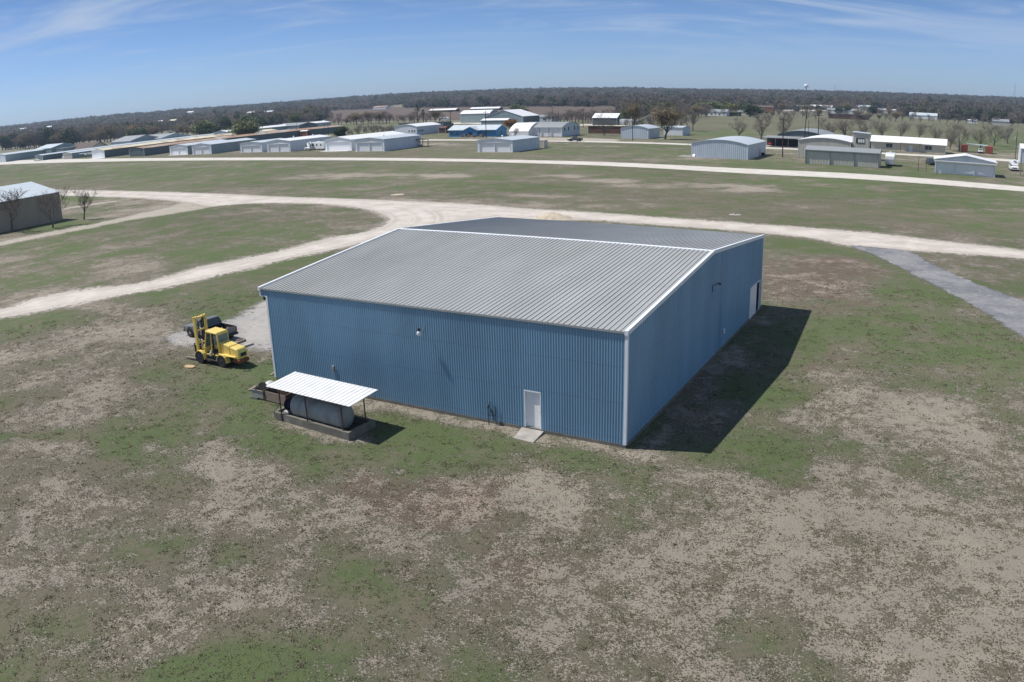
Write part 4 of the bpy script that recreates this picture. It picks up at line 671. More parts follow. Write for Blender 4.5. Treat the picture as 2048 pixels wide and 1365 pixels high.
# ---------------------------------------------------------------- distant buildings: each its own thing, standing on its own footprint
def shed(name, label, cat, nx, nyb, w, d, he, rise, style='gable_y', wall='whitew', side=None, roof='white', over=.25, ribs=0, doors=None, wins=(), trim='trim', rz=0, group=None, at=None, front=None):
    """nx, nyb: photo position of the near right corner on the ground; width runs to -x, depth to +y.  doors: (count, height, x0, x1, sunk)"""
    g = at if at is not None else G(nx, nyb); t = thing(name, label, cat, tuple(g), rz, group); W = M[wall]; pr = []
    ncv = 14 if 'arch' in style else 2
    def rz_(u, L):      # roof height above eave at fraction u of the span
        k = u/L
        if style.startswith('arch'): return rise*(1-(2*k-1)**2)
        if style.startswith('gable'): return rise*(1-abs(2*k-1))
        if style == 'mono': return rise*k
        return 0
    alongy = style in ('gable_y', 'arch_y', 'mono', 'flat')
    span = w if alongy else d; pts = [span*i/ncv for i in range(ncv+1)]; rp = [(p, he+rz_(p, span)) for p in pts]
    holes = []
    if doors:
        cnt, dh, a, b_, sunk = doors; holes = [(-w+a, -w+b_, dh)]
    mb = MB()
    def face(fn, L, top, hole=None):
        # a wall seen from outside, local u 0..L, fn(u, out, z); hole (u0, u1, h)
        brk = sorted(set([0, L]+([hole[0], hole[1]] if hole else [])+[p for p in pts if top and 0 < p < L]))
        for a, b_ in zip(brk, brk[1:]):
            z0 = hole[2] if hole and a >= hole[0]-1e-6 and b_ <= hole[1]+1e-6 else 0
            ta = he+(rz_(a, L) if top else 0); tb = he+(rz_(b_, L) if top else 0)
            if ribs: rib_strip(mb, a, b_, ribs, [(0, 0), (.45, 0), (.55, .035), (.9, .035)], lambda u: z0, lambda u: ta+(tb-ta)*(u-a)/(b_-a), fn)
            else: mb.add([fn(a, 0, z0), fn(b_, 0, z0), fn(b_, 0, tb), fn(a, 0, ta)], [(0, 1, 2, 3)])
    hf = None
    if doors: hf = (doors[2], doors[3], doors[1])
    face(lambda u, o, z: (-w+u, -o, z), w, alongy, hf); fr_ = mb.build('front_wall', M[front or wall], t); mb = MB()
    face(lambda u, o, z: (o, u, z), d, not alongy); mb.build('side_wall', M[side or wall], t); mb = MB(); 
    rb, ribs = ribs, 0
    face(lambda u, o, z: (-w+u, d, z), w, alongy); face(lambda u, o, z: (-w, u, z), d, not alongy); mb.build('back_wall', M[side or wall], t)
    r = MB(); th = .10; ov = over; poly = []
    up = [(p+(-ov if i == 0 else ov if i == len(rp)-1 else 0), z+th+(-(ov*rise*2/span if rise else 0) if i in (0, len(rp)-1) else 0)) for i, (p, z) in enumerate(rp)]
    if style == 'flat': up = [(-ov, he+th), (span+ov, he+th)]
    dn = [(p, z-th) for p, z in reversed(up)]
    if alongy: r.prism([(p-w, z) for p, z in up+dn], -ov, d+ov, 'y')
    else: r.prism(up+dn, -w-ov, ov, 'x')
    r.build('roof', M[roof], t)
    if doors:
        cnt, dh, a, b_, sunk = doors; sunk = min(sunk, .20); dw = (b_-a)/cnt
        for i in range(cnt):
            x0 = -w+a+i*dw; o = MB(); s = sunk
            if rb: rib_strip(o, x0+.08, x0+dw-.08, .4, [(0, 0), (.5, 0), (.6, .05), (.9, .05)], lambda u: .03, lambda u: dh-.02, lambda u, q_, z: (u, s-q_+.06, z))
            for k in range(0 if rb else 4): o.box(x0+.08, x0+dw-.08, s+.012*(k % 2), s+.06, .04+k*(dh-.08)/4, .04+(k+1)*(dh-.08)/4-.012)
            o.build('door', M['door'] if doors_mat is None else M[doors_mat], t)
        f = MB()
        for i in range(cnt+1): x = -w+a+i*dw; f.box(x-.07, x+.07, -.05, sunk+.1, 0, dh)
        f.box(-w+a-.07, -w+b_+.07, -.06, .03, dh-.05, dh+.12); f.build('door_frame', M[frame_mat], t)
        MB().box(-w+a, -w+b_, sunk+.08, sunk+.12, 0, dh).build('door_backing', M['dark'], t)
    for (sd_, u, z, ww, hh) in wins:
        o = MB(); 
        if sd_ == 'f': o.box(-w+u-ww/2-.06, -w+u+ww/2+.06, -.06, .05, z-.06, z+hh+.06); q = o.build('window', M['trim'], t); o = MB(); o.box(-w+u-ww/2, -w+u-.03, -.075, .05, z, z+hh); o.box(-w+u+.03, -w+u+ww/2, -.075, .05, z, z+hh); o.build('pane', M['glass'], q)
        else: o.box(-.05, .06, u-ww/2-.06, u+ww/2+.06, z-.06, z+hh+.06); q = o.build('window', M['trim'], t); o = MB(); o.box(-.05, .075, u-ww/2, u+ww/2, z, z+hh); o.build('pane', M['glass'], q)
    for q0, q1 in ((-w-.05, -w+.07), (-.07, .05)): MB().box(q0, q1, -.06, .06, 0, he-.1).build('corner_trim', M[trim], t)
    return t
doors_mat = None; frame_mat = 'green'
def vent(t, x, y, z): v = MB(); v.lathe([(.16, 0), (.16, .35), (.30, .38), (.34, .5), (.2, .68), (.01, .72)], 12, 'z', (x, y, z)); v.build('roof_vent', M['carwhite'], t, True)
def apron(t, w, d=3.5, m='white'): a = MB(); a.box(-w-.2, .2, -d, -.02, -.1, .03); a.build('apron', M[m], t)
frame_mat = 'trim'
W2_ = (2, 3.2, 1.0, 12.2, .25)
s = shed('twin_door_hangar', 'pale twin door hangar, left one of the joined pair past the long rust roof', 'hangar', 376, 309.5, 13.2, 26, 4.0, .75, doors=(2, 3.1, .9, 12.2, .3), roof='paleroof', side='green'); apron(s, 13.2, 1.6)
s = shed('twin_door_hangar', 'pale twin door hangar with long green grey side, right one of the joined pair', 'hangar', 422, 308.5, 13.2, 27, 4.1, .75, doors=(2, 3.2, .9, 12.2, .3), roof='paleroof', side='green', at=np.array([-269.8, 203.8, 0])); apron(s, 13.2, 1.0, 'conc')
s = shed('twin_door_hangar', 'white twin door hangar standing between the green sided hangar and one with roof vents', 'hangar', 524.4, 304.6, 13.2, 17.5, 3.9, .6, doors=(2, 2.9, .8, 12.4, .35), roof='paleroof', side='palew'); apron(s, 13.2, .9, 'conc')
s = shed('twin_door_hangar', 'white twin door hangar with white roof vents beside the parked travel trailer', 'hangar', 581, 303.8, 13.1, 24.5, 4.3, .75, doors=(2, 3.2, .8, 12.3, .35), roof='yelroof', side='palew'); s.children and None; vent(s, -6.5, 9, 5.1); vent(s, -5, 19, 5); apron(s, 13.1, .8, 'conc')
for c in kids(s):
    if c.name.startswith('roof') and 'vent' not in c.name: c.data.materials[0] = M['white']
s = shed('single_door_hangar', 'bright white hangar with one wide door and a white concrete apron', 'hangar', 703.5, 301, 13.2, 34, 4.0, 1.15, doors=(1, 3.2, .9, 12.3, .2), roof='white', side='whitew'); apron(s, 13.2, 3.4)
s = shed('twin_door_hangar', 'white twin door hangar touching the bright white one on its right side', 'hangar', 769, 302.8, 13.3, 22, 4.2, .7, doors=(2, 3.2, .9, 12.4, .4), roof='paleroof', side='palew'); apron(s, 13.3, .8, 'conc'); vent(s, -6.3, 8, 4.9)
s = shed('twin_door_hangar', 'lone twin door hangar with low roof standing between taxiway and street', 'hangar', 1025.3, 305.1, 12.8, 18.3, 3.75, .6, doors=(2, 3.0, .8, 12, .35), roof='paleroof', side='palew'); apron(s, 12.8, 1.0, 'conc'); vent(s, -6.4, 5, 4.4); vent(s, -6.4, 12, 4.4)
shed('storage_shed', 'small tan storage shed behind the lone twin door hangar', 'shed', 1088, 296.5, 3.6, 2.8, 2.5, .1, 'flat', wall='cream', roof='cream', over=.05)
s = shed('arched_hangar', 'pale blue ribbed hangar with arched roof beside the taxiway', 'hangar', 1495.3, 319.7, 16.1, 23.4, 3.95, 1.15, 'arch_y', wall='palew', front='palew', roof='paleroof', ribs=.61, side='palew', over=.2)
b = MB(); b.box(-.02, .09, 14.5, 15.7, .02, 2.2); b.build('door', M['gutter'], s); b = MB(); b.box(.1, 1.0, 17.2, 18.2, 0, .9); b.build('cooling_unit', M['dark'], s, bevel=.03)
b = MB(); b.add([(-16.0, 1, 3.95), (-17.6, 1, 3.5), (-17.6, 20, 3.5), (-16, 20, 3.95), (-16.0, 1, 4.02), (-17.6, 1, 3.57), (-17.6, 20, 3.57), (-16, 20, 4.02)], [(0, 1, 2, 3), (4, 7, 6, 5), (0, 4, 5, 1), (1, 5, 6, 2), (2, 6, 7, 3), (3, 7, 4, 0)]); b.build('side_awning', M['paleroof'], s)
for y in (1.3, 10, 19.6): MB().tube([(-17.5, y, 0), (-17.5, y, 3.5)], .06, 6).build('awning_post', M['gutter'], s)
b = MB(); b.box(-20.5, -16.2, 1, 6, -.1, .04); b.build('patio_slab', M['conc'], s)
b = MB(); b.lathe([(.01, 0), (.25, .03), (.42, .12), (.45, .15)], 16, 'z'); o = b.build('dish', M['carwhite'], None, True); d_ = thing('satellite_dish', 'white satellite dish at the left front corner of the arched pale blue hangar', 'dish', tuple(G(1388, 318))); o.parent = d_; o.location = (0, -.1, .9); o.rotation_euler = (R(60), 0, R(-20)); MB().tube([(0, 0, 0), (0, 0, .85)], .04).build('stand', M['gutter'], d_)
frame_mat = 'green'; doors_mat = 'tanw'
s = shed('three_bay_hangar', 'tan three bay open fronted hangar with grey roof beside the white camper', 'hangar', 1757, 336.6, 19.2, 7.6, 3.7, .85, 'gable_x', wall='tanw', roof='greyroof', doors=(3, 3.35, .12, 19.1, .85), ribs=.4, trim='dgreen')
doors_mat = 'door'; frame_mat = 'trim'
s = shed('three_bay_hangar', 'white three bay hangar with bright low gable roof near the parked dark car', 'hangar', 1988.8, 355.7, 14.6, 8.6, 3.55, 1.25, 'gable_y', wall='palew', roof='white', doors=(3, 3.0, .12, 14.5, .75), ribs=.4, trim='trim', over=.5)
b = MB(); b.box(-14.9, .3, -.55, -.30, 3.0, 3.28); b.build('door_header', M['white'], s)
doors_mat = None
s = shed('arched_workshop', 'wide grey workshop with white arched roof behind the tan three bay hangar', 'workshop', 1711, 321, 15.2, 26, 4.9, .9, 'arch_y', wall='tanw', roof='white', ribs=.5, side='tanw', at=np.array(list(G(1596, 314.0)[:2]+np.array([15.2, 0]))+[0]))
# tower box
g = np.array(list(G(1596, 314.0)[:2]+np.array([20.2, 1.5]))+[0]); s = thing('office_tower', 'grey two storey box tower with one wide window joined to the long cream house', 'tower', tuple(g))
b = MB(); rib_strip(b, -4.6, 0, .45, [(0, 0), (.45, 0), (.55, .03), (.9, .03)], lambda u: 0, lambda u: 7.6, lambda u, o_, z: (u, -o_, z)); b.box(-4.6, 0, .05, 5, 0, 7.6); b.build('wall', M['tanw'], s)
b = MB(); b.hexa([(-4.9, -.3, 7.75), (.3, -.3, 7.45), (.3, 5.3, 7.45), (-4.9, 5.3, 7.75), (-4.9, -.3, 7.95), (.3, -.3, 7.65), (.3, 5.3, 7.65), (-4.9, 5.3, 7.95)]); b.build('roof', M['paleroof'], s)
b = MB(); b.box(-3.6, -1.2, -.1, .05, 4.7, 6.2); w_ = b.build('window', M['dark'], s); b = MB(); [b.box(-3.05+i*.65, -2.55+i*.65, -.14, .05, 4.95, 5.9) for i in range(3)]; b.build('pane', M['white'], w_)
g = G(1890, 308.5); s = shed('cream_house', 'long cream house with white metal roof and recessed porch by the office tower', 'house', 0, 0, 25.5, 9.5, 3.0, 1.75, 'gable_x', wall='cream', roof='white', over=.5, wins=(('f', 6.2, 1.0, 2.2, 1.4), ('f', 19.7, 1.0, 2.4, 1.4)), at=g)
b = MB(); b.box(-15.4, -8.6, -1.6, -1.45, 2.9, 3.1); b.hexa([(-15.6, -1.8, 2.95), (-8.4, -1.8, 2.95), (-8.4, 0, 3.2), (-15.6, 0, 3.2), (-15.6, -1.8, 3.05), (-8.4, -1.8, 3.05), (-8.4, 0, 3.3), (-15.6, 0, 3.3)]); b.build('porch_roof', M['white'], s)
for x in (-15.3, -8.7): MB().box(x-.1, x+.1, -1.6, -1.4, 0, 2.95).build('porch_post', M['wood'], s)
MB().box(-12.4, -11.2, -.06, .03, .05, 2.2).build('door', M['trim'], s); MB().box(-15.5, -8.5, -1.7, 0, -.1, .15).build('porch_floor', M['conc'], s)
b = MB(); b.box(-27.5, -25.6, 1.5, 8.5, 0, 2.9); b.build('breezeway', M['dark'], s)
# carport with arched roof building behind
g = G(1602, 296.5); s = thing('carport', 'long open carport with flat grey roof above a parked red car', 'carport', tuple(g)); cw_ = 13.6
b = MB(); b.hexa([(-cw_, -.6, 3.0), (.5, -.6, 3.0), (.5, 8, 3.3), (-cw_, 8, 3.3), (-cw_, -.6, 3.2), (.5, -.6, 3.2), (.5, 8, 3.5), (-cw_, 8, 3.5)]); b.build('roof', M['greyroof'], s)
for x in (-cw_+.4, -9, -4.5, 0): MB().tube([(x, 0, 0), (x, 0, 3.0)], .08, 6).build('post', M['gutter'], s)
MB().box(-cw_, .4, 7.8, 8, 0, 3.2).build('back_wall', M['dark'], s); MB().box(-cw_, .5, -.5, 7.7, -.1, .05).build('floor_slab', M['conc'], s)
shed('arched_barn', 'dark walled barn with curved grey roof behind the open carport', 'barn', 0, 0, 17, 26, 4.0, 1.5, 'arch_y', wall='dgreen', roof='greyroof', at=G(1602, 296.5)+np.array([7.0, 8.5, 0]))
doors_mat = None
shed('small_arched_shed', 'pale blue ribbed shed with rounded roof behind the utility pole and budding tree', 'shed', 1296.7, 277.9, 11.6, 13.5, 3.95, 1.15, 'arch_y', wall='palew', roof='paleroof', ribs=.6)
shed('white_shed', 'white flat faced shed behind the budding tree trunk', 'shed', 1365, 271.7, 8.6, 11, 3.4, .5, 'gable_x', wall='whitew', side='palew', roof='paleroof')
s = shed('white_workshop', 'white workshop with rounded gable and small dark windows in front of the dark flat shed', 'workshop', 833.6, 270.4, 13.7, 21.5, 4.2, 1.2, 'arch_y', wall='whitew', side='palew', roof='white', wins=(('f', 9.0, 1.6, .6, .9), ('f', 10.9, 1.6, .7, .9), ('f', 12.4, 1.6, .7, .9), ('s', 1.9, 1.6, 1, .9), ('s', 3.6, 1.6, 1, .9), ('s', 5.2, 1.6, 1, .9)))
shed('dark_shed', 'long dark flat roofed shed just behind the white workshop', 'shed', 885, 257, 32, 10, 3.6, .2, 'flat', wall='dgreen', roof='shingle')
shed('green_kiosk', 'small dark green shed with pale roof beyond the white workshop', 'shed', 900, 255.5, 3.6, 4, 2.6, .3, 'flat', wall='leafd', roof='paleroof')
shed('brown_shed', 'small dark red brown shed at the back corner of the white workshop', 'shed', 891, 266.5, 4.0, 4, 2.6, .8, 'gable_x', wall='brick', roof='brick')
# blue house
g = G(992, 273.8); s = thing('blue_house', 'bright blue house with pale metal roof, front gable and yellow trimmed windows', 'house', tuple(g))
b = MB(); b.box(-24.6, 0, 0, 9.5, 0, 3.1); b.prism([(0, 3.1), (4.75, 4.9), (9.5, 3.1)], -24.6, -24.55, 'x'); b.prism([(0, 3.1), (4.75, 4.9), (9.5, 3.1)], -.05, 0, 'x'); b.box(-15.5, -8.5, -1.8, 0, 0, 3.0); b.prism([(-15.5, 3.0), (-12, 4.4), (-8.5, 3.0)], -1.8, -1.7); b.build('wall', M['bblue'], s)
b = MB(); b.prism([(-.5, 2.98), (4.75, 5.0), (10, 2.98), (10, 3.1), (4.75, 5.14), (-.5, 3.1)], -25.1, .5, 'x'); b.prism([(-16.1, 2.85), (-12, 4.5), (-7.9, 2.85), (-7.9, 2.98), (-12, 4.64), (-16.1, 2.98)], -2.3, 4.0); b.build('roof', M['paleroof'], s)
for u in (-23.2, -20.0, -5.2):
    b = MB(); b.box(u-.65, u+.65, -.06, .03, .9, 2.3); w_ = b.build('window', M['leafy'], s); b = MB(); b.box(u-.5, u+.5, -.08, .03, 1.02, 2.18); b.build('pane', M['glass'], w_)
b = MB(); b.box(-.03, .06, 4.1, 5.4, .8, 2.4); w_ = b.build('window', M['leafy'], s); b = MB(); b.box(-.03, .08, 4.25, 5.25, .95, 2.25); b.build('pane', M['glass'], w_)
b = MB(); b.box(-13, -11, -1.86, -1.75, .1, 2.2); b.build('door', M['dark'], s)
b = MB(); [b.box(x, x+random.uniform(.4, 1.2), -3-random.uniform(0, 1.5), -2.2, 0, random.uniform(.4, 1.4)) for x in np.arange(-16, -5, 1.1)]; tag(b.build('yard_junk', M['wood'], None, loc=tuple(g)), 'pile of boards and junk before the door of the blue house', 'junk')
# four bay hangar and quonset
s = shed('four_bay_hangar', 'white four bay hangar with grey roof and rounded windowed end beside the white quonset', 'hangar', 1124, 273.9, 19.6, 18, 3.9, 2.0, 'arch_x', wall='whitew', side='palew', roof='greyroof', doors=(4, 3.2, .5, 19.4, .3), wins=(('s', 2.5, 2.2, 1, 1.6), ('s', 6.5, 2.4, 1, 1.6), ('s', 12.5, 2.4, 1, 1.6), ('s', 16, 2.2, 1, 1.6)))
for u in (4.5, 9, 13.5): MB().box(-19.6+u-.12, -19.6+u+.12, -.12, -.02, 0, 3.9).build('door_post', M['gutter'], s)
shed('quonset_hut', 'bright white round roofed quonset hut joined to the four bay hangar', 'quonset', 1057, 274.5, 9.5, 17, 2.4, 3.4, 'arch_x', wall='white', roof='white', over=.05)
# warehouse group further back
shed('white_roof_warehouse', 'warehouse with bright white roof and green grey wall far behind the blue house', 'warehouse', 980, 245.5, 24, 12, 6.5, 2.2, 'arch_x', wall='green', roof='white')
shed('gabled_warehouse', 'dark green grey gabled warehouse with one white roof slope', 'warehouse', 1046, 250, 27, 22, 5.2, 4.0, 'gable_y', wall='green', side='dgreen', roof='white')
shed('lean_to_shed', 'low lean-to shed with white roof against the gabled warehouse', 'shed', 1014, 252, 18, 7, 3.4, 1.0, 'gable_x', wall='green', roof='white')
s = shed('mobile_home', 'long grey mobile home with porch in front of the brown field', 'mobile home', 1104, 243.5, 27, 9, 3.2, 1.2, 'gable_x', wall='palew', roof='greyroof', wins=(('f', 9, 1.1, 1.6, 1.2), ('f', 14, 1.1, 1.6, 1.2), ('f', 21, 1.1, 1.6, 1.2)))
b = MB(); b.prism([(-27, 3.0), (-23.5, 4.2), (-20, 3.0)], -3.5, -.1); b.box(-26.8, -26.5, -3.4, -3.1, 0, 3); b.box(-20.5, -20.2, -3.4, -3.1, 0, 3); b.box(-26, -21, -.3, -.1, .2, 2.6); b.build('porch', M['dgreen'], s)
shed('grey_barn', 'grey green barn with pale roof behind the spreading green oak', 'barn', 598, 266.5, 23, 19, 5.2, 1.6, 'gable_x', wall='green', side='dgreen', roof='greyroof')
shed('low_grey_shed', 'low grey shed at the left end of the grey green barn', 'shed', 545, 267.5, 13, 14, 4.2, .6, 'mono', wall='dgreen', roof='greyroof')
shed('red_kiosk', 'small red shed with white roof in front of the grey barn', 'shed', 614, 273.5, 5.2, 3, 3.2, .4, 'gable_x', wall='red', side='brick', roof='white')
shed('rust_shed', 'rusty brown shed between the oak and the grey barn', 'shed', 548, 277.5, 5.0, 5, 3.2, .5, 'gable_x', wall='brick', side='red', roof='shingle')
shed('green_grey_shed', 'small green grey shed with white roof at the edge of the brown field', 'shed', 645, 250.5, 12, 8, 3.6, .6, 'gable_x', wall='green', roof='paleroof')
# left rows of long hangars
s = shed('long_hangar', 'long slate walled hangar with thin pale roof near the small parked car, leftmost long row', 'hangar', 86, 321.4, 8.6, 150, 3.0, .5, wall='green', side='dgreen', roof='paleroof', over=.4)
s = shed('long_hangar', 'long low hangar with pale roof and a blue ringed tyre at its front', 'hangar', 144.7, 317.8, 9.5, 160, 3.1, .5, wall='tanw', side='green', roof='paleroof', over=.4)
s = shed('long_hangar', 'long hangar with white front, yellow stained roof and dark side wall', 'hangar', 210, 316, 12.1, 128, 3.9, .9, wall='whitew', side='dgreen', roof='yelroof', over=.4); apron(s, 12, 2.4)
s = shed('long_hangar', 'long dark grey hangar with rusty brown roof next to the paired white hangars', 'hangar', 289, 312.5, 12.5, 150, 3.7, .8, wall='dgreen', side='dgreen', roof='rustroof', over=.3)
s = shed('grey_hangar', 'grey green hangar with side door cut off by the left edge of the view', 'hangar', 12, 324.6, 16, 40, 4.6, .9, wall='palew', side='green', roof='paleroof')
shed('gabled_hangar', 'grey gabled hangar with pale roof behind the leftmost long row', 'hangar', 104, 313, 22, 20, 5.4, 2.2, 'gable_x', wall='green', side='green', roof='paleroof')
shed('plain_shed', 'plain grey shed joined to the right of the grey gabled hangar', 'shed', 127, 311, 13, 16, 4.6, .3, 'flat', wall='green', roof='green')
shed('hip_roof_house', 'cream house with dark brown shingle roof behind the long hangar roofs', 'house', 182, 306, 26, 14, 3.0, 3.4, 'gable_x', wall='cream', roof='shingle', over=.9)
shed('metal_workshop', 'long grey metal workshop with pale patched roof among bare trees', 'workshop', 262, 296.5, 24, 26, 4.6, 3.0, 'gable_x', wall='palew', side='green', roof='greyroof', wins=(('f', 12, 1.6, 5, 1.6),))
shed('metal_workshop', 'pale green grey metal workshop to the right of the patched one', 'workshop', 322, 290, 32, 26, 4.2, 2.6, 'gable_x', wall='green', roof='greyroof')
shed('white_roof_hangar', 'hangar with bright white roof half hidden behind the rounded green tree', 'hangar', 456, 280.5, 13, 100, 5.2, 1.0, 'gable_y', wall='palew', side='green', roof='white')
shed('white_roof_shed', 'low hangar with narrow white roof in front of the bigger white roofed one', 'hangar', 445, 288.5, 12, 60, 3.2, .7, 'gable_y', wall='whitew', side='green', roof='white')
# brick walled shed and slanted white roofs
shed('red_brown_shed', 'low dark red brown walled shed behind the bare tree and the street', 'shed', 1244, 268, 16.5, 8, 3.4, .5, 'flat', wall='brick', roof='cream')
s = thing('slanted_roof_canopy', 'long bent white canopy roof rising behind the rounded pale shed', 'canopy', tuple(G(1247, 260)))
b = MB()
for (x0, z0, x1, z1) in ((-2, 4.0, 8, 4.8), (8, 4.8, 16, 8.6)): b.hexa([(x0, 0, z0), (x1, 0, z1), (x1, 7, z1), (x0, 7, z0), (x0, 0, z0+.2), (x1, 0, z1+.2), (x1, 7, z1+.2), (x0, 7, z0+.2)])
b.build('roof', M['white'], s)
for x, z in ((-1.5, 4.0), (3, 4.4), (8, 4.8), (12, 6.6), (15.5, 8.3)):
    for y in (.4, 6.6): MB().box(x-.1, x+.1, y-.1, y+.1, 0, z).build('post', M['gutter'], s)
b = MB(); b.box(-5, 2, 7.5, 12, 0, 5.0); b.build('store_room', M['whitew'], s)
shed('pitched_white_shed', 'shed with tilted white roof left of the bent white canopy', 'shed', 1234, 252, 15, 9, 4.5, 2.4, 'gable_x', wall='dgreen', roof='white')
# left middle hangar with three bare trees
s = shed('olive_hangar', 'dark olive hangar with pale roof at the left edge behind three bare trees', 'hangar', 0, 0, 22, 34, 5.4, 2.0, 'gable_y', wall='beige', side='beige', roof='paleroof', over=.25, at=np.array([-131.7, 14.0, 0]))
# far houses
def far(name, label, px, py, w, d, he, rise, wall, roof, style='gable_x', cat='house', **k): return shed(name, label, cat, px, py, w, d, he, rise, style, wall=wall, roof=roof, over=.3, **k)
far('white_house', 'small white house with grey roof in front of the yellow green tree across the field', 1453, 233, 18, 14, 3.6, 2.0, 'white', 'greyroof', wins=(('f', 5, 1, 1.5, 1.2), ('f', 12, 1, 1.5, 1.2)))
far('dark_house', 'dark porch fronted house left of the small white house across the field', 1420, 229, 26, 12, 3, 2.0, 'dgreen', 'shingle')
far('green_shed', 'low overgrown green shed right of the small white house', 1478, 233, 17, 8, 3.2, .5, 'leafd', 'leafd', cat='shed')
far('cream_shed', 'small cream shed at the foot of the dark evergreen', 1497, 232, 10, 8, 3.4, .8, 'cream', 'greyroof', cat='shed')
far('red_house', 'red house among the bare trees beyond the green field', 1546, 223, 20, 12, 4.5, 2.0, 'red', 'shingle')
far('white_roof_barn', 'low barn with bright white roof among trees right of the red house', 1664, 222, 30, 12, 4.5, 2.5, 'dgreen', 'white', cat='barn')
far('tiny_white_roof', 'thin pale roofed shed between the red house and the white roofed barn', 1616, 217, 22, 8, 3, 1, 'dgreen', 'paleroof', cat='shed')
far('grey_white_house', 'white walled house with dark roof above the brown shed across the field', 1713, 230, 34, 12, 4.5, 2.0, 'whitew', 'greyroof')
far('brown_barn', 'long brown open barn with flat grey roof at the edge of the far field', 1735, 240.5, 34, 12, 4.2, .6, 'brick', 'greyroof', 'flat', cat='barn')
far('pale_house', 'pale house glimpsed between trees right of the brown barn', 1776, 227, 20, 10, 4, 2, 'whitew', 'paleroof')
far('white_tank_shed', 'tiny white shed just right of the pale house', 1792, 227, 6, 6, 4, 1, 'white', 'white', cat='shed')
far('blue_white_house', 'white and blue house with bright roof at the far right field edge', 1874, 238.5, 30, 14, 3.8, 2.6, 'white', 'paleroof', side='bblue')
far('white_trailer_home', 'small white trailer home between two bare trees at the right', 1954, 247, 9, 5, 3, .6, 'white', 'white', cat='mobile home')
far('navy_barn', 'dark navy barn with grey roof near the right edge', 2018, 252, 15, 18, 3.8, 2.0, 'tanw', 'greyroof', cat='barn', side='dgreen')
far('flat_roof_barn', 'long thin white roofed barn on the far edge of the brown field', 911, 224, 40, 10, 2.6, 1.8, 'brick', 'white', 'gable_x', cat='barn')
far('white_field_shed', 'thin white roofed shed on the far field edge above the gabled warehouse', 998, 221, 42, 10, 2.6, 1.8, 'dgreen', 'white', 'gable_x', cat='shed')
far('reddish_house', 'reddish roofed house at the wood edge above the leftmost palm', 772, 218.5, 30, 12, 4, 2.2, 'whitew', 'rustroof')
for i, (px, py, w, lb) in enumerate([(324, 249, 16, 'bright white roof in the wood above the metal workshops'), (350, 247, 20, 'dull tan roof just right of the bright roof in the left wood'), (507, 231, 22, 'pale roof in the wood above the spreading oak'), (543, 229, 26, 'thin pale roof right of the one above the oak'), (50, 262, 40, 'white roof on the horizon at the far left'), (102, 258, 26, 'small pale roof on the left skyline, second from the left edge'), (422, 222, 30, 'tiny white roof near the skyline above the rounded green tree'), (385, 228, 26, 'tiny pale roof near the skyline left of the one above the rounded tree'), (1593, 199, 36, 'tiny white roof on the wooded slope left of the water tower'), (1740, 222, 24, 'tiny pale roof above the brown barn')]):
    far('farmhouse', lb, px, py, w, 12, 5, 2.5, 'whitew', ['white', 'yelroof', 'white', 'paleroof', 'white', 'white', 'white', 'white', 'white', 'paleroof'][i])
b = shed('white_building', 'tall white shed cut off by the right edge of the view', 'shed', 0, 0, 9, 9, 4.6, 1.2, 'gable_x', wall='palew', roof='white', at=G(2040, 327)+np.array([9.0, 0, 0]))

# containers with a roof between
g = G(1985, 308.5)
for nm, x, lb in (('shipping_container', 0, 'right red shipping container of the pair beside the white truck'), ('shipping_container', -9.0, 'left red shipping container of the pair beside the white truck')):
    t = thing(nm, lb, 'container', tuple(g+np.array([x, 0, 0]))); b = MB()
    rib_strip(b, 0, 6.0, .28, [(0, 0), (.3, 0), (.45, .03), (.8, .03)], lambda u: .12, lambda u: 2.5, lambda u, o_, z: (.03+o_-.03, u, z)); b.box(-2.4, -.02, 0, 6.0, .1, 2.58); b.build('body', M['container'], t)
    for k in (0, 1): b = MB(); b.box(-2.35+k*1.18, -1.25+k*1.18, -.05, 0, .2, 2.5); [b.box(-2.2+k*1.18+q, -2.16+k*1.18+q, -.08, -.05, .15, 2.5) for q in (.2, .7)]; b.build('door', M['container'], t)
t = thing('container_roof', 'pale shed roof bridging the two red containers', 'roof', tuple(g+np.array([-2.2, 1, 2.5]))); b = MB(); b.hexa([(-7, 0, .3), (.4, 0, .1), (.4, 6, .1), (-7, 6, .3), (-7, 0, .42), (.4, 0, .22), (.4, 6, .22), (-7, 6, .42)]); b.build('sheet', M['paleroof'], t)
b = MB(); b.beam((-6.6, .3, 0), (-6.6, .3, .35), .1); b.beam((0, .3, 0), (0, .3, .2), .1); b.build('bracket', M['dark'], t)

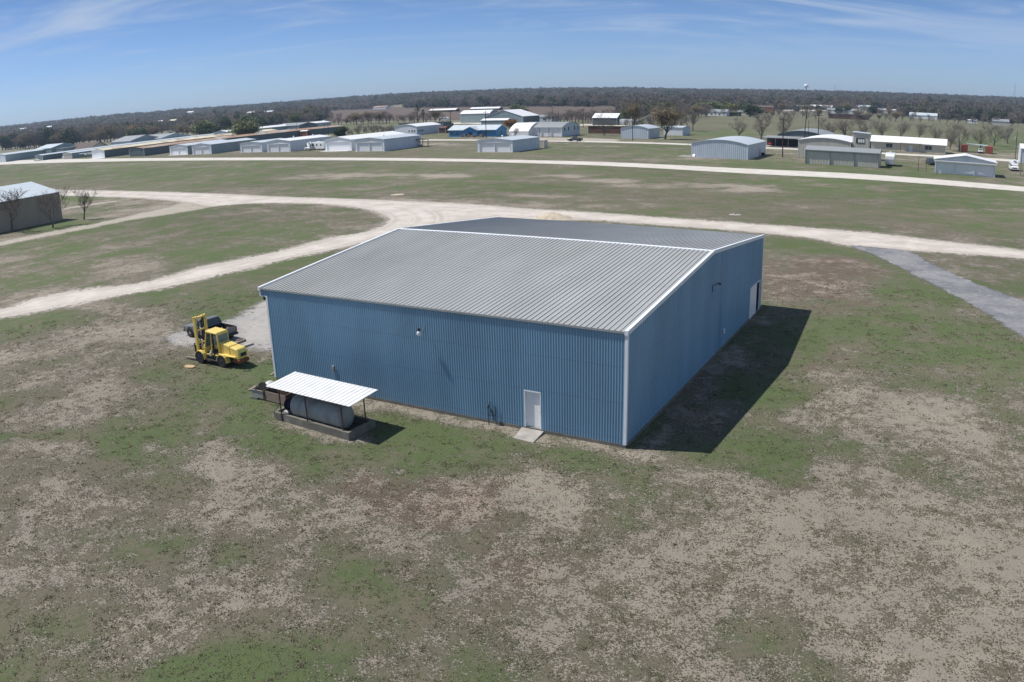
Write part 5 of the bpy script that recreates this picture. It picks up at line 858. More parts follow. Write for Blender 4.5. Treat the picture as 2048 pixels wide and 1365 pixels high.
# ---------------------------------------------------------------- vehicles in the distance
pickup('pickup_truck', 'black pickup raising dust on the thin white street', tuple(G(1149, 283)+np.array([0, .5, .03])), R(182), M['cardark'], sc_=1.12)
pickup('pickup_truck', 'white pickup parked under the roof between the red containers', tuple(G(1961, 308)+np.array([0, 3.5, 0])), R(-90), M['carwhite'])
def car(name, label, cat, loc, rz, paint, L=4.6, h=1.5, suv=False):
    v = thing(name, label, cat, loc, rz); b = MB(); hl = L/2
    loft(b, [(hl, sec(.66, .40, .66)), (hl-.12, sec(.84, .28, .80)), (hl-1.0, sec(.88, .26, .92)), (.6, sec(.89, .25, .98)), (-hl+.6, sec(.88, .25, 1.0)), (-hl+.1, sec(.84, .28, .96)), (-hl, sec(.78, .38, .80))]); b.build('body', paint, v, True)
    bk = -hl+.25 if suv else -hl+.75
    b = MB(); b.hexa([(.95, -.78, .92), (bk-.15, -.78, .95), (bk-.15, .78, .95), (.95, .78, .92), (.15, -.60, h), (bk+.35, -.60, h), (bk+.35, .60, h), (.15, .60, h)]); b.build('windows', M['glass'], v, bevel=.05)
    b = MB(); b.hexa([(.2, -.62, h-.03), (bk+.28, -.62, h-.03), (bk+.28, .62, h-.03), (.2, .62, h-.03), (.1, -.56, h+.03), (bk+.38, -.56, h+.03), (bk+.38, .56, h+.03), (.1, .56, h+.03)]); b.build('roof', paint, v)
    for s in (-1, 1):
        for x in (hl-.85, -hl+.85): wheel(v, x, s*.78, .33, .22, M['steel'], s)
        MB().box(hl-.12, hl+.0, s*.62-.12, s*.62+.12, .6, .74).build('headlight', M['cabglass'], v)
    return v
car('parked_suv', 'dark blue grey car parked on the grass left of the white gabled hangar', 'car', tuple(G(1861, 330)), R(-70), M['cardark'], 4.7, 1.75, True)
car('red_car', 'red car under the left end of the open carport', 'car', tuple(G(1543, 291)+np.array([0, 1.2, .05])), R(-95), M['carred'], 4.5, 1.5)
car('small_car', 'small white car parked in front of the leftmost long hangar', 'car', tuple(G(75, 322.5)), R(200), M['carwhite'], 4.2, 1.45)
def rv(name, label, cat, loc, rz, L, h, w=1.2, nose=.6, paint='carwhite', van=False):
    v = thing(name, label, cat, loc, rz); b = MB(); z0 = .45
    prof = [(-L/2, z0), (-L/2, h-.15), (-L/2+.2, h), (L/2-nose, h), (L/2-.1, h-.7), (L/2, h*.55), (L/2-.15, z0)] if not van else [(-L/2, z0), (-L/2, h-.2), (-L/2+.3, h), (L/2-1.9, h), (L/2-1.2, 1.35), (L/2-.1, 1.15), (L/2, .9), (L/2, z0)]
    b.prism(prof, -w, w); b.build('body', M[paint], v, bevel=.08)
    b = MB(); b.box(-L*.3, L*.25, -.4, .4, h, h+.08); b.box(-.4, .4, -.35, .35, h+.08, h+.36); b.build('air_conditioner', M[paint], v)
    if van: b = MB(); b.box(L/2-.02, L/2+.02, -w*.6, w*.6, .75, 1.0); b.build('grille', M['dark'], v); b = MB(); b.hexa([(L/2-1.78, -w+.1, 1.98*h/2.6), (L/2-1.74, -w+.1, 1.98*h/2.6), (L/2-1.74, w-.1, 1.98*h/2.6), (L/2-1.78, w-.1, 1.98*h/2.6)]*1+[(L/2-1.2, -w+.1, 1.36), (L/2-1.16, -w+.1, 1.36), (L/2-1.16, w-.1, 1.36), (L/2-1.2, w-.1, 1.36)]); b.build('windscreen', M['glass'], v)
    for s in (-1, 1):
        for k, x in enumerate((-L*.28, L*.02, L*.26)): MB().box(x-.4, x+.4, s*w-.02, s*w+.02, h*.52, h*.76).build('window', M['glass'], v)
        for x in ((-L*.08, -L*.08-.85) if not van else (L/2-1.0, -L/2+1.1)): wheel(v, x, s*(w-.14), .36, .24, M['steel'], s)
    if not van: b = MB(); b.beam((L/2-.1, -.4, .45), (L/2+1.1, 0, .5), .1); b.beam((L/2-.1, .4, .45), (L/2+1.1, 0, .5), .1); b.tube([(L/2+.9, 0, 0), (L/2+.9, 0, .5)], .05); b.build('hitch', M['dark'], v)
    return v
rv('camper_trailer', 'rounded white camper trailer parked at the right end of the tan hangar', 'camper', tuple(G(1778, 333)+np.array([0, 3.2, 0])), R(-88), 6.6, 3.3, 1.22, 1.0)
rv('travel_trailer', 'pale travel trailer parked between the vented hangar and the bright white one', 'travel trailer', tuple(G(634, 300.5)+np.array([0, 1.5, 0])), R(172), 8.4, 3.1, 1.2, .6, 'whitew')
rv('camper_van', 'small white camper van left of the travel trailer by the vented hangar', 'camper van', tuple(G(621, 300.8)+np.array([-.3, .5, 0])), R(-85), 5.6, 3.0, 1.05, van=True)
rv('motorhome', 'white van front facing the taxiway near the right edge', 'van', tuple(G(2028, 343)+np.array([0, 2.6, 0])), R(-88), 5.8, 2.7, 1.05, van=True)
rv('travel_trailer', 'long white travel trailer in front of the brown field above the white workshop', 'travel trailer', tuple(G(887, 243)), R(5), 9.5, 3.3, 1.3, 1.6)
# small high-wing airplane
a = thing('airplane', 'small white high wing airplane outside the white fronted long hangar', 'airplane', tuple(G(176, 315)), R(-75)); b = MB()
b.lathe([(.02, 2.6), (.28, 2.5), (.5, 2.0), (.58, 1.0), (.55, 0), (.38, -1.5), (.16, -4.0), (.08, -4.6)], 14, 'x', (0, 0, 1.5)); b.build('fuselage', M['carwhite'], a, True)
b = MB(); b.hexa([(-.2, -5.3, 2.25), (1.2, -5.3, 2.25), (1.2, 5.3, 2.25), (-.2, 5.3, 2.25), (-.2, -5.3, 2.36), (1.1, -5.3, 2.38), (1.1, 5.3, 2.38), (-.2, 5.3, 2.36)]); b.build('wing', M['carwhite'], a)
b = MB(); b.box(-4.7, -3.9, -1.6, 1.6, 1.6, 1.68); b.hexa([(-4.7, -.05, 1.6), (-3.7, -.05, 1.6), (-3.7, .05, 1.6), (-4.7, .05, 1.6), (-4.8, -.03, 3.0), (-4.4, -.03, 3.0), (-4.4, .03, 3.0), (-4.8, .03, 3.0)]); b.build('tail', M['carwhite'], a)
b = MB(); b.hexa([(.2, -.5, 1.8), (1.3, -.45, 1.8), (1.3, .45, 1.8), (.2, .5, 1.8), (.3, -.4, 2.25), (.9, -.4, 2.25), (.9, .4, 2.25), (.3, .4, 2.25)]); b.build('canopy', M['glass'], a)
for s_, p in ((-1, (.3, -1.2, .22)), (1, (.3, 1.2, .22)), (0, (2.0, 0, .2))):
    b = MB(); b.tube([(.3, s_*.4, 1.2), (.3, s_*1.2, .25)] if s_ else [(2.0, 0, 1.1), (2.0, 0, .25)], .05); b.lathe([(.01, -.1), (.22, -.08), (.22, .08), (.01, .1)], 12, 'y', p); b.build('landing_wheel', M['dark'], a)
MB().box(2.58, 2.64, -.9, .9, 1.44, 1.56).build('propeller', M['dark'], a)
b = thing('ring_tyre', 'blue and white ringed tyre standing before the low pale roofed long hangar', 'tyre', tuple(G(127, 319.5))); q = MB(); q.lathe([(.45, -.15), (.8, -.2), (.95, -.12), (.95, .12), (.8, .2), (.45, .15)], 20, 'y', (0, 0, .95)); q.build('tyre', M['carwhite'], b, True); q = MB(); q.lathe([(.01, -.16), (.44, -.15), (.44, .15), (.01, .16)], 16, 'y', (0, 0, .95)); q.build('rim', M['navy'], b)
# picnic pavilion by the hangar
g = G(844, 294.5); t = thing('picnic_pavilion', 'small open pavilion with dark roof behind the touching white hangar', 'pavilion', tuple(g)); b = MB(); b.hexa([(-4.6, 0, 2.9), (.6, 0, 2.6), (.6, 4, 2.6), (-4.6, 4, 2.9), (-4.6, 0, 3.1), (.6, 0, 2.8), (.6, 4, 2.8), (-4.6, 4, 3.1)]); b.build('roof', M['shingle'], t)
for x in (-4.2, .2):
    for y in (.3, 3.7): MB().box(x-.1, x+.1, y-.1, y+.1, 0, 2.7).build('post', M['wood'], t)
b = MB(); b.box(-3.4, -1.2, 1.2, 2.2, .7, .8); b.box(-3.4, -1.2, .6, .9, .4, .47); b.box(-3.2, -3.05, 1.2, 2.2, 0, .7); b.box(-1.5, -1.35, 1.2, 2.2, 0, .7); tag(b.build('picnic_table', M['wood'], None, loc=tuple(g)), 'wooden table in the shade of the dark roofed pavilion', 'table')

# ---------------------------------------------------------------- poles, posts, water tower, masts
def pole(px, yb, yt, label, arm=False, m='pole', r=.15, lean=0, name='utility_pole', cat='utility pole', group='utility poles along the street', box=False):
    g = G(px, yb); h = topz(g, yt); b = MB(); b.tube([(0, 0, -.2), (lean*.5, 0, h*.5), (lean, 0, h)], [r, r*.85, r*.65], 8)
    if not arm and not box: return g, h, tag(b.build(name, M[m], None, True, loc=tuple(g)), label, cat, group)
    t = thing(name, label, cat, tuple(g), 0, group); b.build('shaft', M[m], t, True)
    if arm: b = MB(); b.box(lean-1.2, lean+1.2, -.08, .08, h-.7, h-.55); [b.lathe([(.06, h-.55), (.09, h-.45), (.05, h-.35)], 8, 'z', (lean+x, 0, 0)) for x in (-1.05, -.4, .4, 1.05)]; b.build('crossarm', M[m], t)
    if box: b = MB(); b.lathe([(.25, -.45), (.28, -.3), (.28, .4), (.1, .5)], 12, 'z', (lean*.7-.35, -.1, h*.72)); b.build('transformer', M['gutter'], t)
    return g, h, t
for a in [(552, 267, 244, 'utility pole behind the vented white hangar, left of the grey barn front', 0), (595, 276, 243, 'utility pole standing before the grey barn end and the red shed', 0), (628, 256, 234, 'thin utility pole at the far small green shed', 0), (649.5, 271, 248, 'left of two close utility poles by the round dark bush', 0), (657.5, 277, 247, 'right of two close utility poles by the round dark bush', 0),
          (737.7, 266, 240, 'utility pole above the bright white hangar roof, left of three', 1), (748, 265, 246, 'utility pole above the bright white hangar roof, middle of three', 0), (762.5, 272, 246, 'utility pole above the bright white hangar roof, right of three', 0), (902, 264, 222, 'utility pole between the green kiosk and the blue house', 1),
          (972.5, 277, 222, 'thick utility pole with crossarm in front of the blue house', 1), (981, 248, 222, 'thin utility pole before the white roofed warehouse', 0), (1105, 249, 214, 'utility pole at the end of the grey mobile home', 1), (1117, 252, 222, 'short utility pole right of the mobile home', 0), (1166.5, 255.5, 217, 'utility pole with a pale box right of the four bay hangar', 1),
          (1265.5, 282, 224, 'dark utility pole in front of the rounded pale blue shed', 1), (1565, 314.8, 236, 'tall dark utility pole on the grass between arched and tan hangars', 1), (1606, 300, 214, 'leaning utility pole above the workshop roof', 0), (1616, 300, 240, 'thin middle pole above the workshop roof', 0), (1635.5, 300, 228, 'straight dark pole above the workshop roof beside the tower', 1),
          (2030, 320, 261, 'utility pole with white box behind the white van', 0), (250.5, 291, 263, 'utility pole in front of the patched metal workshop', 0), (395, 286, 263, 'utility pole rising from the long rust roofs, right one', 0), (375, 281, 262, 'utility pole rising from the long rust roofs, left one', 0), (67, 310, 288, 'thin utility pole before the grey gabled hangar', 0)]:
    pole(a[0], a[1], a[2], a[3], bool(a[4]), box=a[0] in (1166.5, 2030), lean=1.0 if a[0] == 1606 else 0, r=.11 if a[2] > 238 else .17)
for x, yb, yt, lb in ((1836, 343, 313, 'tall dark post on the grass left of the dark parked car'), (1852, 344, 330, 'short dark post below the dark parked car')): pole(x, yb, yt, lb, r=.07, name='fence_post', cat='post', group='posts left of the white gabled hangar')
pole(2040, 351, 305, 'brown post right of the white van', m='wood', r=.12, name='timber_post', cat='post', group=None); pole(1550, 317.5, 305, 'yellow slanted bar standing in the grass beside the arched hangar', m='yelpole', r=.07, lean=.6, name='yellow_bar', cat='post', group=None)
pole(1154, 287, 277.5, 'small dark mailbox post in front of the black pickup', r=.12, name='mailbox_post', cat='post', group=None)
# birdbath-like light by the runway, marker on the grass
o = MB(); o.lathe([(.9, 0), (.95, .03), (.3, .06), (.12, .1), (.1, .35), (.01, .4)], 16); tag(o.build('runway_marker', M['conc'], None, True, loc=tuple(G(1470, 430))), 'pale concrete marker disc on the grass beyond the gravel road', 'marker')
o = MB(); o.lathe([(1.3, 0), (1.3, .05), (.2, .1), (.1, .1)], 16); tag(o.build('runway_marker', M['dirt'], None, True, loc=tuple(G(795, 390))), 'low tan mound marker on the grass above the gravel bend', 'marker')
def dirpt(px, dist): d = ray(px, 200); d = d[:2]/np.linalg.norm(d[:2]); p = CAM[:2]+d*dist; return np.array([p[0], p[1], float(terrain(p[0], p[1]))])
g = dirpt(1612, 3300); h = topz(g, 168.5)-0; t = thing('water_tower', 'white water tower on the wooded skyline', 'water tower', tuple(g)); r = 9.0
b = MB(); b.lathe([(4.6, 0), (2.6, 2), (2.3, h-18), (3.2, h-15)], 20); b.build('stem', M['tanw'], t, True); b = MB(); b.lathe([(3.0, h-15), (7.4, h-12), (9.0, h-8.5), (8.8, h-5), (6.5, h-1.6), (3, h-.3), (.1, h)], 24); b.build('tank', M['white'], t, True)
for px, yt, dist, lb in ((1669, 170, 3300, 'thin lattice mast right of the water tower'), (2028, 168, 1900, 'tall thin lattice mast near the right edge of the skyline'), (992, 180, 2600, 'faint thin mast above the white roofed warehouse skyline')):
    g = dirpt(px, dist); h = topz(g, yt); b = MB(); w = .6+dist/2600
    for k in range(3): a_ = k*2.1; b.tube([(w*math.cos(a_), w*math.sin(a_), 0), (w*math.cos(a_), w*math.sin(a_), h)], .12*dist/1900, 4)
    n = int(h/3)
    for i in range(n):
        for k in range(3): a_ = k*2.1; c_ = (k+1)*2.1; b.beam((w*math.cos(a_), w*math.sin(a_), i*3), (w*math.cos(c_), w*math.sin(c_), i*3+3), .10*dist/1900)
    tag(b.build('radio_mast', M['gutter'], None, loc=tuple(g)), lb, 'mast')

# ---------------------------------------------------------------- trees
def branch_tree(seed, H=8.0, spread=.55, trunk_r=.17, levels=4, nb=(5, 5, 4, 4), leanv=0.0, first=.3, twig=.022, up=.35, forks=1):
    """returns trunk mesh data and crown (twigs) mesh data as (V, F quads)"""
    rg = random.Random(seed); T = ([], []); C = ([], []); tips = []
    def seg(store, a, b, ra, rb, n):
        V, F = store; d = (b-a); L = d.length
        if L < 1e-4: return
        d /= L; s = d.cross(Vector((0, 0, 1)));
        if s.length < .05: s = d.cross(Vector((1, 0, 0)))
        s.normalize(); u = s.cross(d); k = len(V)
        for c, r in ((a, ra), (b, rb)):
            for j in range(n): t = 2*math.pi*j/n; V.append(c+(s*math.cos(t)+u*math.sin(t))*r)
        for j in range(n): F.append((k+j, k+(j+1) % n, k+n+(j+1) % n, k+n+j))
    def grow(p, d, L, r, lev):
        store = T if lev <= 1 else C; n = 7 if lev == 0 else 5 if lev == 1 else 3; k = 4 if lev < 2 else 3; pts = [p]; q = p; dd = d
        for i in range(k):
            dd = (dd+Vector((rg.uniform(-1, 1), rg.uniform(-1, 1), rg.uniform(-.4, .9)))*(.10+.06*lev)).normalized(); q2 = q+dd*L/k
            seg(store, q, q2, max(r*(1-i/k*.75), twig*.6), max(r*(1-(i+1)/k*.75), twig*.5), n); q = q2; pts.append(q)
        tips.append((q.copy(), lev))
        if lev >= levels: return
        for b in range(nb[lev]):
            f = rg.uniform(first if lev == 0 else .25, 1.0); i = min(int(f*k), k-1); pp = pts[i].lerp(pts[i+1], f*k-i); ax = Vector((rg.uniform(-1, 1), rg.uniform(-1, 1), rg.uniform(-.1, .5))).normalized()
            nd = (dd*(.55-.05*lev)+ax*(spread+.25)+Vector((0, 0, up))).normalized(); grow(pp, nd, L*rg.uniform(.5, .75)*(1.05 if lev == 0 else 1), r*(1-f*.75)*.62, lev+1)
    for f in range(forks):
        grow(Vector((0, 0, -.1)), Vector((leanv+(f-.5)*.5*(forks > 1), rg.uniform(-.05, .05)+.1*(forks > 1), 1)).normalized(), H*.46, trunk_r/(forks**.4), 0)
    return T, C, tips
def leaves(tips, seed, n, size, spread, rg_all=None):
    rg = np.random.default_rng(seed); P = np.array([t[0] for t in tips if t[1] >= 2]); idx = rg.integers(0, len(P), n); c = P[idx]+rg.normal(0, spread, (n, 3))*np.array([1, 1, .7])
    a = rg.normal(0, 1, (n, 3)); a /= np.linalg.norm(a, axis=1)[:, None]; b = np.cross(a, rg.normal(0, 1, (n, 3))); b /= np.linalg.norm(b, axis=1)[:, None]+1e-9
    s = (size*rg.uniform(.6, 1.4, n))[:, None]; V = np.stack([c-a*s-b*s*.6, c+a*s-b*s*.6, c+a*s*.8+b*s*.6, c-a*s*.8+b*s*.6], 1).reshape(-1, 3); F = np.arange(4*n).reshape(-1, 4); return V, F
def tree_proto(name, seed, leaf=None, nleaf=0, lsize=.14, lspread=.35, barkm='bark', twigm='twig', **k):
    T, C, tips = branch_tree(seed, **k); r = bpy.data.objects.new(name, None)
    to = npmesh('trunk', np.array([tuple(v) for v in T[0]]), np.array(T[1]), M[barkm]); sc.collection.objects.unlink(to); parts = [to]
    V = np.array([tuple(v) for v in C[0]]); F = np.array(C[1]); mats = [M[twigm]]
    if leaf: lv, lf = leaves(tips, seed, nleaf, lsize, lspread); F = np.concatenate([F, lf+len(V)]); nb_ = len(C[1]); V = np.concatenate([V, lv]); mats.append(M[leaf])
    co = npmesh('crown', V, F, mats); sc.collection.objects.unlink(co)
    if leaf: mi = np.zeros(len(co.data.polygons), np.int32); mi[nb_:] = 1; co.data.polygons.foreach_set('material_index', mi)
    parts.append(co); H = max(v.z for v in [Vector(q) for q in V[:]]) if len(V) else 8
    return dict(parts=parts, H=float(V[:, 2].max()), W=float(np.abs(V[:, :2]).max()))
PB = [tree_proto('bare', s, H=8.2, spread=sp, trunk_r=.17, nb=(7, 6, 5, 4), up=u, first=.13, twig=.017) for s, sp, u in ((11, .55, .45), (12, .8, .3), (13, .65, .5), (14, .9, .25))]
PY = [tree_proto('young', s, H=6.2, spread=.85, trunk_r=.12, nb=(7, 5, 3, 2), up=.45, first=.35, twig=.020, forks=f, twigm='bark') for s, f in ((21, 1), (22, 2), (23, 1))]
PG = [tree_proto('oak', 31, leaf='leafg', nleaf=5200, lsize=.15, lspread=.5, H=7.5, spread=1.05, nb=(8, 6, 5, 3), up=.2, first=.22, trunk_r=.26), tree_proto('oak', 32, leaf='leafg', nleaf=5500, lsize=.18, lspread=.5, H=7.5, spread=.9, nb=(7, 6, 5, 3), up=.25, first=.25, trunk_r=.22)]
PD = tree_proto('evergreen', 33, leaf='leafd', nleaf=7000, lsize=.17, lspread=.5, H=6, spread=1.0, nb=(8, 6, 5, 3), up=.2, first=.1, trunk_r=.2)
PYL = tree_proto('yellowing', 34, leaf='leafy', nleaf=5000, lsize=.16, lspread=.5, H=7, spread=.85, nb=(7, 6, 5, 3), up=.3, first=.25)
PO = tree_proto('orange', 35, leaf='leafo', nleaf=4000, lsize=.16, lspread=.5, H=7, spread=.85, nb=(7, 6, 5, 3), up=.3, first=.25)
PBU = tree_proto('budding', 36, leaf='leafb', nleaf=3800, lsize=.085, lspread=.35, H=8.5, spread=.6, nb=(8, 6, 5, 4), up=.55, first=.25, trunk_r=.2)
def palm():
    b = MB(); b.tube([(0, 0, -.1), (.1, 0, 2), (0, 0, 4.4)], [.22, .17, .15], 8); o = b.build('trunk', M['bark'], None, True); sc.collection.objects.unlink(o); V = []; F = []; rg = random.Random(5)
    for i in range(46):
        a = rg.uniform(0, 6.28); e = rg.uniform(-1.0, 1.3); L = rg.uniform(.9, 1.5); d = Vector((math.cos(a)*math.cos(e), math.sin(a)*math.cos(e), math.sin(e))); s = d.cross(Vector((0, 0, 1))).normalized()*.22; p = Vector((0, 0, 4.5)); k = len(V)
        q1 = p+d*L*.6; q2 = p+d*L-Vector((0, 0, .25)); V += [p-s*.2, p+s*.2, q1+s, q1-s, q2+s*.6, q2-s*.6]; F += [(k, k+1, k+2, k+3), (k+3, k+2, k+4, k+5)]
    c = npmesh('crown', np.array([tuple(v) for v in V]), np.array(F), M['leafd']); sc.collection.objects.unlink(c); return dict(parts=[o, c], H=5.6, W=1.5)
PP = palm()
def plant(pr, px, yb, yt, name, label, cat='tree', wpx=None, group=None, rz=None, at=None):
    g = at if at is not None else G(px, yb); h = topz(g, yt); s = h/pr['H']; t = thing(name, label, cat, tuple(g), random.uniform(0, 6.28) if rz is None else rz, group); sx_ = s
    if wpx: sx_ = (wpx/FPX*np.hypot(*(g-CAM)[:2]))/2/pr['W']*1.25
    t.scale = (sx_, sx_, s)
    for p in pr['parts']: c = p.copy(); sc.collection.objects.link(c); c.parent = t
    return t
plant(PY[0], 25, 465, 377, wpx=88, name='bare_tree', label='bare forked tree in front of the olive hangar, leftmost of three', group='bare trees beside the olive hangar'); plant(PY[1], 106, 456, 370, wpx=76, name='bare_tree', label='two stemmed bare tree at the right corner of the olive hangar', group='bare trees beside the olive hangar'); plant(PY[2], 168, 440, 376, wpx=62, name='bare_tree', label='slender lone bare tree right of the olive hangar', group='bare trees beside the olive hangar')
plant(PG[0], 495, 283, 238, 'green_oak', 'broad spreading green oak behind the white twin door hangars', wpx=80); plant(PG[1], 407, 279, 240, 'green_tree', 'rounded bright green tree in front of the white roofed hangar', wpx=64); plant(PO, 263, 280, 250, 'orange_tree', 'orange leaved tree behind the patched metal workshop', wpx=42)
plant(PD, 683, 277, 252, 'round_bush', 'round dark green bush above the bright white hangar', 'bush', wpx=36); plant(PBU, 1330, 279, 204, 'budding_tree', 'tall olive brown budding tree between the rounded shed and the white shed', wpx=72)
plant(PB[1], 1208, 271, 224, 'bare_tree', 'dark bare tree in front of the low red brown shed', wpx=48); plant(PO, 1020, 262, 236, 'orange_bush', 'orange green bush between the lean-to and the quonset hut', 'bush', wpx=36)
plant(PG[0], 1426, 230, 201, 'green_tree', 'wide green tree over the dark house across the field', wpx=70); plant(PYL, 1462, 229, 205, 'yellow_tree', 'yellow green tree behind the small white house', wpx=40); plant(PD, 1500, 234, 207, 'evergreen_tree', 'dark evergreen right of the cream shed', wpx=44); plant(PG[1], 1034, 232, 208, 'green_tree', 'light green tree behind the gabled warehouse', wpx=44); plant(PD, 1340, 236, 203, 'evergreen_tree', 'dark green tree in the wood edge above the budding tree', wpx=30)
plant(PBU, 1268, 262, 196, 'grey_tree', 'tall grey leafless tree behind the bent white canopy', wpx=42); plant(PG[1], 1250, 252, 214, 'green_tree', 'small light green tree left of the bent white canopy', wpx=26)
plant(PP, 835, 244, 209, 'palm_tree', 'taller left palm in front of the brown field', 'palm'); plant(PP, 847, 247, 219, 'palm_tree', 'shorter right palm in front of the brown field', 'palm'); plant(PP, 222, 292, 266, 'palm_tree', 'shaggy palm at the left end of the patched metal workshop', 'palm')
for px, yb, yt, w, lb in [(1478, 274, 232, 34, 'slim bare tree left of the big one above the arched hangar'), (1522, 281, 220, 66, 'big bare tree above the right end of the arched hangar'), (1568, 283, 222, 56, 'bare tree behind the tall dark utility pole'), (1655, 281, 232, 50, 'bare tree above the workshop roof, first of the row'), (1690, 279, 226, 60, 'bare tree just left of the office tower'), (1722, 279, 232, 50, 'bare tree rising behind the office tower'),
                          (1765, 282, 236, 48, 'bare tree behind the left end of the long cream house roof'), (1800, 281, 240, 46, 'bare tree behind the middle of the cream house roof'), (1838, 284, 242, 44, 'bare tree behind the right half of the cream house roof'), (1870, 288, 246, 36, 'bare tree at the right end of the cream house roof'), (1900, 300, 256, 30, 'thin bare tree just right of the long cream house'), (1918, 304, 240, 74, 'big dark bare tree left of the red containers'), (1960, 298, 246, 46, 'bare tree behind the red containers'), (1988, 292, 244, 50, 'bare tree right behind the red containers'), (2015, 288, 250, 40, 'bare tree left of the pole with white box'),
                          (1386, 262, 216, 44, 'bare tree right behind the white shed'), (1362, 262, 210, 40, 'bare tree behind the white shed roof'), (822, 265, 250, 26, 'small bare tree at the left front of the white workshop'), (800, 268, 248, 40, 'bare grey tree left of the white workshop'), (1030, 276, 254, 26, 'low bare tree in front of the quonset hut')]:
    plant(random.choice(PB), px, yb, yt, 'bare_tree', lb, wpx=w)
def row(n, x0, x1, yb0, yb1, hpx0, hpx1, lb, grp, prs, name='bare_tree'):
    for i in range(n):
        k = (i+random.uniform(.1, .9))/n; ORD = ['first', 'second', 'third', 'fourth', 'fifth', 'sixth', 'seventh', 'eighth', 'ninth', 'tenth']; od = ORD[i] if i < 10 else '%d%s' % (i+1, {1: 'st', 2: 'nd', 3: 'rd'}.get((i+1) % 10, 'th') if i+1 not in (11, 12, 13) else 'th'); px = x0+(x1-x0)*k; yb = yb0+(yb1-yb0)*k+random.uniform(-1.5, 1.5); hp = random.uniform(hpx0, hpx1); pr = random.choice(prs); plant(pr, px, yb, yb-hp, name, lb+', '+od+' from the left', wpx=hp*random.uniform(.8, 1.3), group=grp)
row(30, 658, 880, 251, 244, 14, 30, 'bare tree in the hedge line before the brown field', 'bare hedge trees before the brown field', PB+[PBU])
row(26, 1090, 1245, 246, 244, 16, 32, 'bare tree in the hedge right of the mobile home', 'bare trees right of the mobile home', PB)
row(16, 690, 800, 272, 268, 10, 24, 'low bare scrub tree behind the bright white hangar', 'bare scrub behind the white hangars', PB)
row(40, 4, 230, 301, 284, 22, 42, 'tree in the mixed bare belt behind the leftmost hangars', 'trees behind the left hangars', PB+[PBU, PD, PBU], 'mixed_tree')
row(30, 235, 640, 284, 252, 20, 36, 'tree in the bare belt behind the workshops and the oak', 'trees behind the workshops', PB+[PBU, PG[1], PD], 'mixed_tree')
row(26, 1250, 1420, 243, 233, 18, 34, 'bare tree at the wood edge behind the white shed', 'bare trees at the middle wood edge', PB+[PBU])
row(34, 1560, 2046, 224, 237, 12, 22, 'bare tree among the far houses', 'bare trees among the far houses', PB+[PBU, PD])
row(44, 1500, 2046, 234, 251, 12, 24, 'bare tree on the far field beyond the cream house', 'bare trees at the right wood edge', PB+[PBU])

row(46, 1545, 2046, 221, 241, 14, 26, 'bushy bare tree between the far right houses', 'bushy trees between the far right houses', PB+[PBU, PBU, PD])
row(20, 1380, 1560, 233, 230, 10, 20, 'bare scrub tree beyond the white shed field', 'scrub trees behind the green field', PB+[PBU])
row(14, 1240, 1390, 262, 252, 14, 30, 'bare tree just behind the two small pale sheds', 'bare trees behind the small pale sheds', PB)

